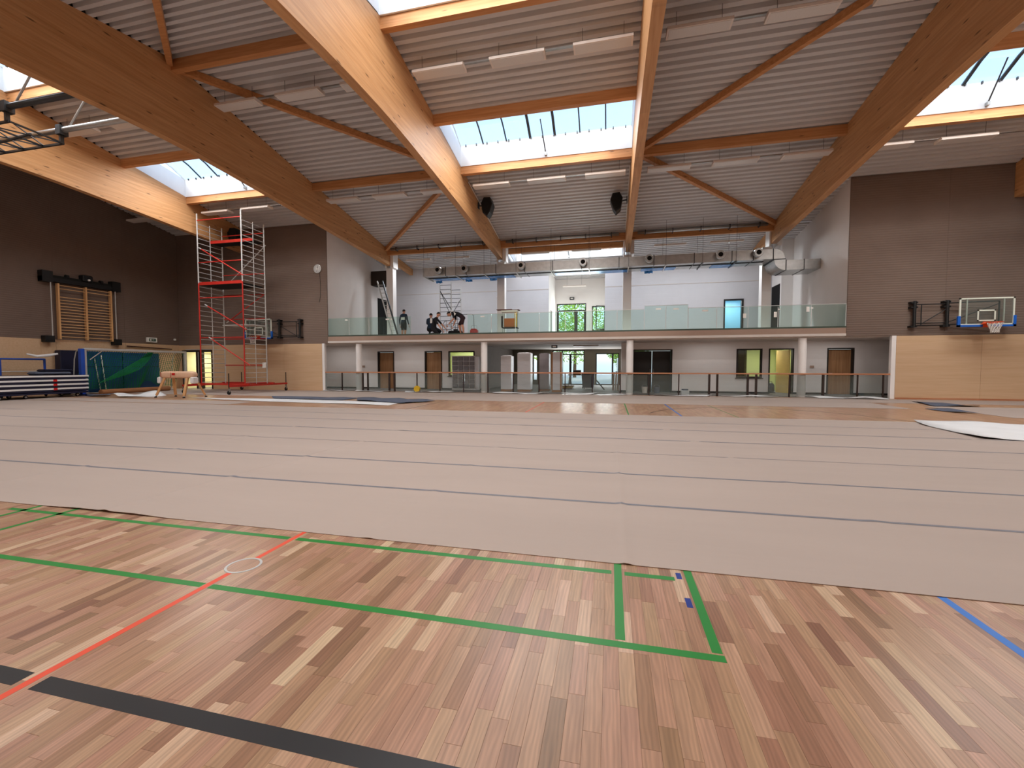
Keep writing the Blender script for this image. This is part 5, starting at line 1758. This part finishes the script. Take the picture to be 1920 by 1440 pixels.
# clutter in the foyer
t = thing('soffit_lamp', (-1.5, 26.0, 2.6), 'slim white strip lamp under the entrance soffit', 'lamp')
obj('housing', B().rbox(-2.2, -0.7, 25.9, 26.06, 2.60, 2.66, 0.01), m_lamp, t)
obj('diffuser', B().box(-2.15, -0.75, 25.93, 26.03, 2.59, 2.60), m_diff, t)
t = thing('site_bin', (-1.35, 26.2, 0), 'dark blue bin among the foyer clutter', 'bin')
obj('tub', B().prism([(-1.62, 0.1), (-1.0, 0.1), (-0.92, 0.95), (-1.70, 0.95)], 'y', 25.9, 26.5), m_navy, t)
obj('lid', B().rbox(-1.74, -0.9, 25.86, 26.54, 0.95, 1.02, 0.015), m_blackmat, t)
for x in (-1.55, -1.05):
    obj('wheel', B().lathe([(0.09, -0.03), (0.1, 0), (0.09, 0.03)], (x, 26.45, 0.1), 14, 'x'), m_black, t)
t = thing('work_bench', (-2.0, 27.2, 0), 'folding work trestle with tools in the foyer', 'trestle')
obj('top', B().rbox(-2.6, -1.5, 27.0, 27.5, 0.82, 0.88, 0.01), m_brown, t)
for x in (-2.5, -1.6):
    for y in (27.05, 27.45):
        obj('leg', B().bar((x, y, 0.82), (x + 0.1 * (1 if y > 27.2 else -1), y, 0), 0.05), m_dsteel, t)
obj('tool_case', B().rbox(-2.3, -1.8, 27.1, 27.4, 0.88, 1.15, 0.02), m_dsteel, t)
t = thing('saw_horse', (-0.75, 25.9, 0), 'dark plank propped beside the bin in the foyer', 'plank')
obj('board', B().bar((-0.8, 25.9, 0.55), (-0.35, 25.7, 0.02), 0.10, 0.04), m_black, t)
for k in range(3):
    tag(obj('stacked_board', B().box(-3.0 - 0.0 * k, -2.3 + 0.05 * k, 26.4, 26.9 - 0.06 * k, 0.0 + 0.07 * k, 0.06 + 0.07 * k), m_ltyellow if k == 1 else m_brown),
        ['lowest brown board of the small pile on the foyer floor', 'yellowish middle board of the small pile on the foyer floor', 'top brown board of the small pile on the foyer floor'][k], 'board', 'foyer board pile')
for k in range(4):
    x = 0.15 + 0.14 * k
    tag(obj('leaning_panel', B().bar((x, 25.3, 0.0), (x + 0.05, 25.6, 1.05 + 0.04 * k), 0.11, 0.05, up=(0, 1, 0)), m_soffit if k % 2 else m_fascia),
        'narrow pale panel leaning right of the entrance, %s from the left' % ordn[k], 'panel', 'leaning panels')

# ------------------------------------------------------------------ gallery items
# ladder
t = thing('ladder', (-13.4, 24.5, 3.08), 'long aluminium ladder leaning towards the dark recess', 'ladder')
pa, pb = Vector((-12.75, 24.15, 3.09)), Vector((-14.15, 24.75, 6.80))
off = Vector((-0.34, -0.05, 0.0))
obj('rail', B().bar(pa, pb, 0.06, 0.09), m_dsteel, t)
obj('rail', B().bar(pa + off, pb + off, 0.05, 0.08), m_alu, t)
for k in range(1, 14):
    p = pa.lerp(pb, k / 14)
    obj('rung', B().tube([p, p + off], 0.018, 6), m_alu, t)
obj('foot_cap', B().box(-13.0, -12.6, 24.1, 24.2, 3.08, 3.16), m_black, t)
tag(obj('dark_recess_box', B().rbox(-15.72, -14.40, 26.0, 26.7, 6.80, 7.75, 0.02), M('dark_recess_brown', (46, 36, 30), 0.7)), 'dark box standing in for the dark recess above the ladder head', 'dark recess')  # solid box, its dark colour paints the darkness of the recess by the column
# white scaffold behind
t = thing('scaffold_tower', (-10.1, 26.1, 3.08), 'narrow grey ladder-frame scaffold behind the crouching workers', 'scaffold')
ax0, ax1 = -10.62, -9.86
for y in (25.62, 27.4):
    for x in (ax0, ax1):
        obj('post', B().tube([(x, y, 3.2), (x, y, 6.70)], 0.026, 8), m_alu, t)
    z = 3.45
    while z < 6.65:
        obj('rung', B().tube([(ax0, y, z), (ax1, y, z)], 0.018, 6), m_dsteel, t); z += 0.28
for za, zb, ya, yb, x in ((6.2, 4.9, 25.62, 27.4, ax0), (5.9, 4.6, 27.4, 25.62, ax1)):
    obj('brace', B().tube([(x, ya, za), (x, yb, zb)], 0.02, 8), m_dsteel, t)
obj('brace', B().tube([(ax0 + 0.03, 25.59, 6.15), (ax1, 25.59, 5.0)], 0.022, 8), m_dsteel, t)
obj('brace', B().tube([(ax1, 27.37, 5.9), (ax0, 27.37, 5.2)], 0.018, 8), m_alu, t)
for x in (ax0, ax1):
    for y in (25.62, 27.4):
        obj('caster', B().lathe([(0.055, -0.02), (0.06, 0), (0.055, 0.02)], (x, y, 3.142), 12, 'x'), m_black, t)
        obj('leg_tube', B().tube([(x, y, 3.15), (x, y, 3.22)], 0.02, 6), m_dsteel, t)
# arched steel barrier standing before it
t = thing('steel_barrier', (-9.0, 23.4, 3.08), 'thin arched steel barrier behind the crouching workers', 'barrier')
obj('hoop', B().tube([(-9.6, 23.5, 3.08), (-9.6, 23.5, 3.8), (-9.45, 23.5, 4.02), (-9.2, 23.5, 4.06), (-8.95, 23.5, 4.02), (-8.8, 23.5, 3.8), (-8.8, 23.5, 3.08)], 0.016, 8), m_dsteel, t)
for z in (3.45, 3.72):
    obj('bar', B().tube([(-9.6, 23.5, z), (-8.8, 23.5, z)], 0.010, 6), m_dsteel, t)
for x in (-9.35, -9.05):
    obj('bar', B().tube([(x, 23.5, 3.2), (x, 23.5, 4.03)], 0.010, 6), m_dsteel, t)
t = thing('hand_barrier', (-7.6, 23.2, 3.08), 'thin bent steel tube frame behind the bending worker', 'barrier')
obj('hoop', B().tube([(-8.6, 23.3, 3.1), (-8.6, 23.3, 4.30), (-8.5, 23.3, 4.36), (-7.75, 23.3, 4.36), (-7.62, 23.3, 4.28), (-7.58, 23.3, 3.1)], 0.014, 8), m_dsteel, t)
# tool box
t = thing('tool_box', (-7.2, 22.4, 3.08), 'red tool box with bent handle beside the bending worker', 'tool box')
obj('case', B().rbox(-7.52, -7.10, 22.3, 22.55, 3.08, 3.38, 0.02), m_plastic_red, t)
obj('lid', B().prism([(-7.50, 3.38), (-7.12, 3.38), (-7.20, 3.45), (-7.42, 3.45)], 'y', 22.31, 22.54), m_plastic_red, t)
obj('handle', B().tube([(-7.48, 22.42, 3.4), (-7.46, 22.42, 3.62), (-7.16, 22.42, 3.62), (-7.14, 22.42, 3.4)], 0.012, 8), m_steel, t)
# dark parts on the floor between the workers
t = thing('tool_roll', (-8.6, 22.0, 3.08), 'dark tool bag and clamps on the gallery floor between the workers', 'tool bag')
obj('bag', B().rbox(-8.8, -8.0, 22.3, 22.55, 3.08, 3.36, 0.05), m_blackcloth, t)
obj('clamp', B().rbox(-8.5, -8.25, 22.35, 22.5, 3.36, 3.45, 0.02), m_dsteel, t)
# trolley with orange box
t = thing('site_trolley', (-5.4, 22.7, 3.08), 'small site trolley with orange box and brown boards on top', 'trolley')
for x in (-5.72, -4.98):
    for y in (22.5, 22.95):
        obj('leg', B().tube([(x, y, 3.14), (x, y, 4.38)], 0.018, 8), m_alu, t)
        obj('caster', B().lathe([(0.05, -0.02), (0.055, 0), (0.05, 0.02)], (x, y, 3.137), 12, 'x'), m_black, t)
obj('top', B().rbox(-5.78, -4.88, 22.4, 23.0, 4.30, 4.40, 0.01), m_cream, t)
obj('shelf', B().box(-5.76, -4.92, 22.45, 22.98, 3.46, 3.50), m_blackmat, t)
obj('side_board', B().box(-5.04, -4.90, 22.42, 22.46, 3.5, 4.28), m_ltyellow, t)
obj('side_board', B().box(-5.78, -5.68, 22.42, 22.46, 3.5, 4.1), m_frame, t)
tag(obj('orange_box', B().rbox(-5.64, -5.06, 22.48, 22.9, 3.502, 3.98, 0.02), M('orange_plastic', (196, 104, 40), 0.5)), 'orange box standing inside the site trolley', 'box')
for k, (x0, x1, z) in enumerate(((-5.75, -4.80, 4.402), (-6.05, -5.2, 4.436))):
    tag(obj('loose_board', B().box(x0, x1, 22.4 + 0.03 * k, 22.8, z, z + 0.03), M('dark_brown_board', (92, 50, 38), 0.7) if k == 0 else bpy.data.materials['dark_brown_board']),
        ['lower dark brown board on top of the site trolley', 'upper dark brown board sticking out over the site trolley'][k], 'board', 'trolley boards')
tag(obj('low_plinth', B().rbox(8.9, 9.85, 22.6, 23.0, 3.08, 3.24, 0.03), m_dsteel), 'low dark bundle on the gallery floor at the right end', 'bundle')

# ------------------------------------------------------------------ people


def person(label, joints, edges, zones, root, head, hair_dir, loc, rz, hands, prints=(), size=1.0):
    """joints: name -> (x,y,z,r); zones: edge -> material index; one continuous skin-grown body"""
    names = list(joints)
    me = bpy.data.meshes.new('tmp_body')
    me.from_pydata([joints[n][:3] for n in names], [(names.index(a), names.index(b_)) for a, b_ in edges], [])
    o = bpy.data.objects.new('tmp_body', me)
    COL.objects.link(o)
    o.modifiers.new('s', 'SKIN').use_smooth_shade = True
    ss = o.modifiers.new('d', 'SUBSURF'); ss.levels = 2; ss.render_levels = 2
    for i, n in enumerate(names):
        sv = me.skin_vertices[0].data[i]
        r = joints[n][3]
        sv.radius = (r, r)
        sv.use_root = (n == root)
    dg = bpy.context.evaluated_depsgraph_get()
    ev = o.evaluated_get(dg)
    m2 = bpy.data.meshes.new_from_object(ev)
    bpy.data.objects.remove(o)
    vs = [tuple(v.co) for v in m2.vertices]
    fs = [tuple(p.vertices) for p in m2.polygons]
    mi = []
    for p in m2.polygons:
        c = p.center
        best, bm = 9, 0
        for a, b_ in edges:
            A, Bv = Vector(joints[a][:3]), Vector(joints[b_][:3])
            d = Bv - A
            tt = max(0, min(1, (c - A).dot(d) / max(d.length_squared, 1e-9)))
            dist = (c - (A + d * tt)).length - 0.5 * (joints[a][3] * (1 - tt) + joints[b_][3] * tt)
            if dist < best:
                best, bm = dist, zones.get((a, b_), 0)
        mi.append(bm)
    b = B(); b.add(vs, fs)

    def ell(c, rx, ry, rz_, n1=10, n2=14, m_=0, frame=None):
        k0 = len(b.f)
        q = []
        for i in range(n1 + 1):
            th = math.pi * i / n1
            for k in range(n2):
                ph = 2 * math.pi * k / n2
                v = Vector((rx * math.sin(th) * math.cos(ph), ry * math.sin(th) * math.sin(ph), rz_ * math.cos(th)))
                if frame: v = frame @ v
                q.append(Vector(c) + v)
        ff = []
        for i in range(n1):
            for k in range(n2):
                k2 = (k + 1) % n2
                ff.append((i * n2 + k, (i + 1) * n2 + k, (i + 1) * n2 + k2, i * n2 + k2))
        b.add(q, ff)
        mi.extend([m_] * (len(b.f) - k0))

    # head with face: frame columns = (side, face direction, up)
    hc, fdir, up = Vector(head[0]), Vector(head[1]).normalized(), Vector(head[2]).normalized()
    side = fdir.cross(up).normalized(); up = side.cross(fdir).normalized()
    fr = Matrix((side, fdir, up)).transposed()
    ell(hc, 0.078, 0.098, 0.118, frame=fr)
    ell(hc + fdir * 0.095 - up * 0.012, 0.014, 0.022, 0.028, 6, 8, frame=fr)
    ell(hc + fdir * 0.085 - up * 0.06, 0.028, 0.012, 0.008, 6, 8, 4, frame=fr)
    for s in (-1, 1):
        ell(hc + side * (0.08 * s) - up * 0.01, 0.012, 0.026, 0.034, 6, 8, frame=fr)
        ell(hc + side * (0.032 * s) + fdir * 0.086 + up * 0.018, 0.012, 0.008, 0.008, 6, 8, 4, frame=fr)
    # hands: palm joints end the arms; five fingers each
    for w_, d_, thumb in hands:
        w_, d_, th_ = Vector(w_), Vector(d_).normalized(), Vector(thumb).normalized()
        acr = d_.cross(th_).normalized()
        k0 = len(b.f)
        lens = [0.075, 0.085, 0.08, 0.062]
        for q in range(4):
            base = w_ + d_ * 0.07 + th_ * (0.030 - 0.020 * q)
            b.tube([base, base + d_ * lens[q] * 0.5 + acr * 0.006, base + d_ * lens[q] * 0.95 + acr * 0.028], [0.010, 0.009, 0.007], 6)
        b.tube([w_ + d_ * 0.02 + th_ * 0.03, w_ + d_ * 0.055 + th_ * 0.058, w_ + d_ * 0.09 + th_ * 0.062], [0.012, 0.010, 0.008], 6)
        mi.extend([0] * (len(b.f) - k0))
    t = thing('person', loc, label, 'person', rz=rz)
    body = obj('body', b, m_skin, t, smooth=True, world=False)
    for m_ in zones['mats'][1:]:
        body.data.materials.append(m_)
    for p, k in zip(body.data.polygons, mi):
        p.material_index = k
    # hair cap
    hb = B()
    q, ff = [], []
    n1, n2 = 6, 16
    tilt = (up * 0.9 - fdir * 0.45).normalized()
    s2 = side
    f2 = tilt.cross(s2).normalized()
    for i in range(n1 + 1):
        th = 1.45 * i / n1
        for k in range(n2):
            ph = 2 * math.pi * k / n2
            v = s2 * math.sin(th) * math.cos(ph) * 0.086 + f2 * math.sin(th) * math.sin(ph) * 0.112 + tilt * math.cos(th) * 0.122
            q.append(hc + v)
    for i in range(n1):
        for k in range(n2):
            k2 = (k + 1) % n2
            ff.append((i * n2 + k, (i + 1) * n2 + k, (i + 1) * n2 + k2, i * n2 + k2))
    hb.add(q, ff)
    obj('hair', hb, m_hair, t, smooth=True, world=False)
    for (c, u, v, w, h) in prints:
        c, u, v = Vector(c), Vector(u).normalized(), Vector(v).normalized()
        pb_ = B(); nrm = u.cross(v)
        pb_.add([c - u * w / 2 - v * h / 2, c + u * w / 2 - v * h / 2, c + u * w / 2 + v * h / 2, c - u * w / 2 + v * h / 2] +
                [c - u * w / 2 - v * h / 2 - nrm * 0.012, c + u * w / 2 - v * h / 2 - nrm * 0.012, c + u * w / 2 + v * h / 2 - nrm * 0.012, c - u * w / 2 + v * h / 2 - nrm * 0.012],
                [(0, 1, 2, 3), (7, 6, 5, 4), (0, 4, 5, 1), (1, 5, 6, 2), (2, 6, 7, 3), (3, 7, 4, 0)])
        obj('shirt_print', pb_, m_paper, t, world=False)
    t.scale = (size, size, size)
    return t


EDG = [('pelvis', 'belly'), ('belly', 'chest'), ('chest', 'neck'), ('neck', 'skull'),
       ('chest', 'shL'), ('shL', 'elL'), ('elL', 'wrL'), ('wrL', 'paL'), ('chest', 'shR'), ('shR', 'elR'), ('elR', 'wrR'), ('wrR', 'paR'),
       ('pelvis', 'hipL'), ('hipL', 'thL'), ('thL', 'knL'), ('knL', 'caL'), ('caL', 'anL'), ('anL', 'toL'),
       ('pelvis', 'hipR'), ('hipR', 'thR'), ('thR', 'knR'), ('knR', 'caR'), ('caR', 'anR'), ('anR', 'toR')]


def zones(shirt_short, shorts, mats):
    z = {('pelvis', 'belly'): 1, ('belly', 'chest'): 1, ('chest', 'neck'): 1, ('neck', 'skull'): 0, 'mats': mats}
    for s in 'LR':
        z[('chest', 'sh' + s)] = 1
        z[('sh' + s, 'el' + s)] = 1
        z[('el' + s, 'wr' + s)] = 0 if shirt_short else 1
        z[('wr' + s, 'pa' + s)] = 0
        z[('pelvis', 'hip' + s)] = 2
        z[('hip' + s, 'th' + s)] = 2
        z[('th' + s, 'kn' + s)] = 2
        z[('kn' + s, 'ca' + s)] = 0 if shorts else 2
        z[('ca' + s, 'an' + s)] = 0 if shorts else 2
        z[('an' + s, 'to' + s)] = 3
    return z


# standing worker seen from behind (faces +Y)
J = {'pelvis': (0, 0, .93, .135), 'belly': (0, 0, 1.10, .130), 'chest': (0, 0, 1.30, .155), 'neck': (0, 0, 1.48, .058), 'skull': (0, .02, 1.60, .065)}
for s, sx in (('L', -1), ('R', 1)):
    J.update({'sh' + s: (.185 * sx, 0, 1.40, .075), 'el' + s: (.275 * sx, -.03, 1.12, .050), 'wr' + s: (.31 * sx, .05, .86, .032), 'pa' + s: (.312 * sx, .07, .79, .034),
              'hip' + s: (.09 * sx, 0, .88, .115), 'th' + s: (.10 * sx, 0, .70, .098), 'kn' + s: (.105 * sx, .01, .50, .075), 'ca' + s: (.108 * sx, -.02, .34, .058), 'an' + s: (.11 * sx, -.02, .09, .042), 'to' + s: (.125 * sx, .15, .045, .042)})
person('man in dark teal shirt and black shorts standing with his back turned', J, EDG, zones(False, True, [m_skin, m_navyshirt, m_blackcloth, m_boot, m_hair]), 'pelvis',
       ((0, .03, 1.64), (0, 1, -.1), (0, 0, 1)), None, (-12.22, 23.8, 3.08), R(-8),
       [((-.312, .07, .80), (0, .1, -1), (0, 1, 0)), ((.312, .07, .80), (0, .1, -1), (0, 1, 0))], [((.04, -.155, 1.18), (1, 0, 0), (0, 0, 1), .26, .15)])
# bending worker (faces -X)
J = {'pelvis': (.30, 0, .84, .135), 'belly': (.12, 0, .96, .125), 'chest': (-.08, 0, 1.04, .145), 'neck': (-.25, 0, 1.04, .055), 'skull': (-.33, 0, 1.01, .062),
     'shL': (-.12, .17, 1.03, .070), 'elL': (-.12, .20, .74, .048), 'wrL': (-.20, .16, .52, .032), 'paL': (-.23, .15, .45, .033),
     'shR': (-.12, -.17, 1.03, .070), 'elR': (-.05, -.22, .76, .048), 'wrR': (-.28, -.16, .56, .032), 'paR': (-.34, -.14, .50, .033),
     'hipL': (.30, .09, .80, .115), 'thL': (.20, .11, .64, .10), 'knL': (.08, .12, .48, .075), 'caL': (.13, .12, .32, .06), 'anL': (.16, .12, .09, .042), 'toL': (.02, .13, .045, .042),
     'hipR': (.32, -.09, .80, .115), 'thR': (.33, -.10, .64, .10), 'knR': (.30, -.11, .48, .075), 'caR': (.36, -.11, .32, .06), 'anR': (.38, -.11, .09, .042), 'toR': (.24, -.12, .045, .042)}
person('man in black shirt and dark shorts bending over the gallery edge', J, EDG, zones(True, True, [m_skin, m_blackcloth, m_maroon, m_boot, m_hair]), 'pelvis',
       ((-.37, 0, .99), (-.75, 0, -.65), (-.65, 0, .75)), None, (-8.15, 21.95, 3.08), 0,
       [((-.235, .15, .45), (-.3, 0, -1), (-1, 0, .2)), ((-.345, -.14, .49), (-.6, 0, -.8), (-1, 0, .6))], [((-.10, -.20, 1.0), (.8, 0, -.6), (.6, 0, .8), .26, .14)], 1.16)
# kneeling worker (faces +X)
J = {'pelvis': (-.12, 0, .36, .135), 'belly': (-.05, 0, .54, .125), 'chest': (.04, 0, .76, .145), 'neck': (.12, 0, .93, .056), 'skull': (.17, 0, 1.03, .062),
     'shL': (.05, .17, .84, .070), 'elL': (.28, .20, .60, .048), 'wrL': (.48, .16, .40, .032), 'paL': (.53, .15, .34, .033),
     'shR': (.05, -.17, .84, .070), 'elR': (.25, -.22, .56, .048), 'wrR': (.42, -.16, .30, .032), 'paR': (.47, -.15, .24, .033),
     'hipL': (-.10, .10, .32, .115), 'thL': (.08, .12, .30, .10), 'knL': (.27, .13, .22, .078), 'caL': (.12, .13, .12, .06), 'anL': (-.10, .13, .08, .045), 'toL': (-.24, .13, .045, .042),
     'hipR': (-.12, -.10, .32, .115), 'thR': (.04, -.12, .22, .10), 'knR': (.22, -.13, .09, .078), 'caR': (.02, -.13, .09, .062), 'anR': (-.22, -.13, .07, .045), 'toR': (-.36, -.13, .045, .042)}
person('man in black work clothes kneeling at the gallery edge', J, EDG, zones(True, False, [m_skin, m_blackcloth, m_blackcloth, m_boot, m_hair]), 'pelvis',
       ((.20, 0, 1.08), (.9, 0, -.35), (.3, 0, 1)), None, (-9.38, 21.9, 3.08), 0,
       [((.53, .15, .34), (.6, 0, -.8), (.6, 0, .6)), ((.47, -.15, .24), (.6, 0, -.8), (.6, 0, .6))], [], 1.06)
# crouching worker just behind (faces away)
J = {'pelvis': (0, 0, .38, .13), 'belly': (0, .02, .56, .125), 'chest': (0, .05, .78, .15), 'neck': (0, .07, .96, .055), 'skull': (0, .09, 1.05, .062)}
for s, sx in (('L', -1), ('R', 1)):
    J.update({'sh' + s: (.175 * sx, .05, .88, .072), 'el' + s: (.25 * sx, .15, .66, .05), 'wr' + s: (.14 * sx, .34, .60, .032), 'pa' + s: (.10 * sx, .40, .60, .033),
              'hip' + s: (.10 * sx, .02, .34, .115), 'th' + s: (.13 * sx, .2, .42, .10), 'kn' + s: (.15 * sx, .38, .48, .078), 'ca' + s: (.145 * sx, .28, .30, .06), 'an' + s: (.14 * sx, .20, .09, .044), 'to' + s: (.15 * sx, .34, .045, .042)})
person('man in navy clothes crouching behind the kneeling worker', J, EDG, zones(True, False, [m_skin, m_navyshirt, m_blackcloth, m_boot, m_hair]), 'pelvis',
       ((0, .10, 1.10), (0, 1, -.3), (0, .3, 1)), None, (-9.86, 22.35, 3.08), 0,
       [((.10, .40, .60), (-.7, .6, 0), (0, .3, 1)), ((-.10, .40, .60), (.7, .6, 0), (0, .3, 1))], [((.10, -.115, .80), (1, 0, 0), (0, 0, 1), .12, .26)], 1.06)

# ------------------------------------------------------------------ outside
tag(obj('ground', B().box(-40, 40, 32.6, 90, -0.4, -0.03), M('pale_paving', (196, 192, 184), 0.8)), 'pale paving outside the entrance', 'ground', None, 'structure')
m_leaf = M('leaf_green', (142, 182, 66), 0.6, var=0.35, scale=2.0)
m_leaf2 = M('leaf_green_bright', (178, 206, 96), 0.6, var=0.3, scale=2.0)
m_bark = M('bark', (84, 66, 50), 0.9, var=0.2, scale=8)


def tree(x, y, h, r, lab, m_, seed, low=0.45):
    rnd = random.Random(seed)
    t = thing('tree', (x, y, 0), lab, 'tree', 'trees outside')
    tr = B(); tr.tube([(x, y, -0.1), (x + 0.1, y, h * 0.3), (x - 0.05, y + 0.1, h * 0.6), (x, y, h * 0.85)], [0.22, 0.17, 0.11, 0.05], 10)
    for k in range(6):
        a = rnd.uniform(0, 6.28); z = h * rnd.uniform(0.35, 0.7)
        tr.tube([(x, y, z), (x + r * 0.6 * math.cos(a), y + r * 0.6 * math.sin(a), z + h * 0.15)], [0.07, 0.03], 6)
    obj('trunk', tr, m_bark, t)
    b = B()
    zc0 = h * (low + 1) / 2; rz_ = h * (1 - low) / 2
    vs, fs = [], []
    for k in range(8000):
        while True:
            v = Vector((rnd.uniform(-1, 1), rnd.uniform(-1, 1), rnd.uniform(-1, 1)))
            if 0.25 < v.length < 1 and noise.noise(v * 2.6 + Vector((seed, 0, 0))) > -0.28: break
        c = Vector((x + v.x * r, y + v.y * r, zc0 + v.z * rz_))
        u = Vector((rnd.uniform(-1, 1), rnd.uniform(-1, 1), rnd.uniform(-1, 1))).normalized()
        w = u.cross(Vector((rnd.uniform(-1, 1), rnd.uniform(-1, 1), rnd.uniform(-1, 1)))).normalized()
        s = rnd.uniform(0.10, 0.20)
        n = len(vs)
        vs += [c - u * s, c + w * s * 0.5, c + u * s, c - w * s * 0.5]
        fs.append((n, n + 1, n + 2, n + 3))
    b.add(vs, fs)
    cr = obj('crown', b, m_, t)
    cr['kind'] = 'stuff'
    return t


tree(-8.6, 43, 10.5, 3.4, 'leafy tree behind the glazed gallery door, left one', m_leaf2, 3, 0.15)
tree(-4.4, 54, 13.5, 4.6, 'taller leafy tree behind the glazed gallery door', m_leaf, 4, 0.12)
tree(1.6, 43.5, 9.0, 2.4, 'leafy tree seen through the foyer side door and the gallery window', m_leaf, 5, 0.10)
t = thing('site_container', (1.2, 37.6, 0), 'white site container outside the foyer side door', 'container')
obj('body', B().box(0.55, 3.2, 37.5, 40, 0.0, 2.1), m_paper, t)
for k in range(8):
    obj('rib', B().box(0.65 + 0.33 * k, 0.75 + 0.33 * k, 37.46, 37.5, 0.1, 2.0), m_paper, t)
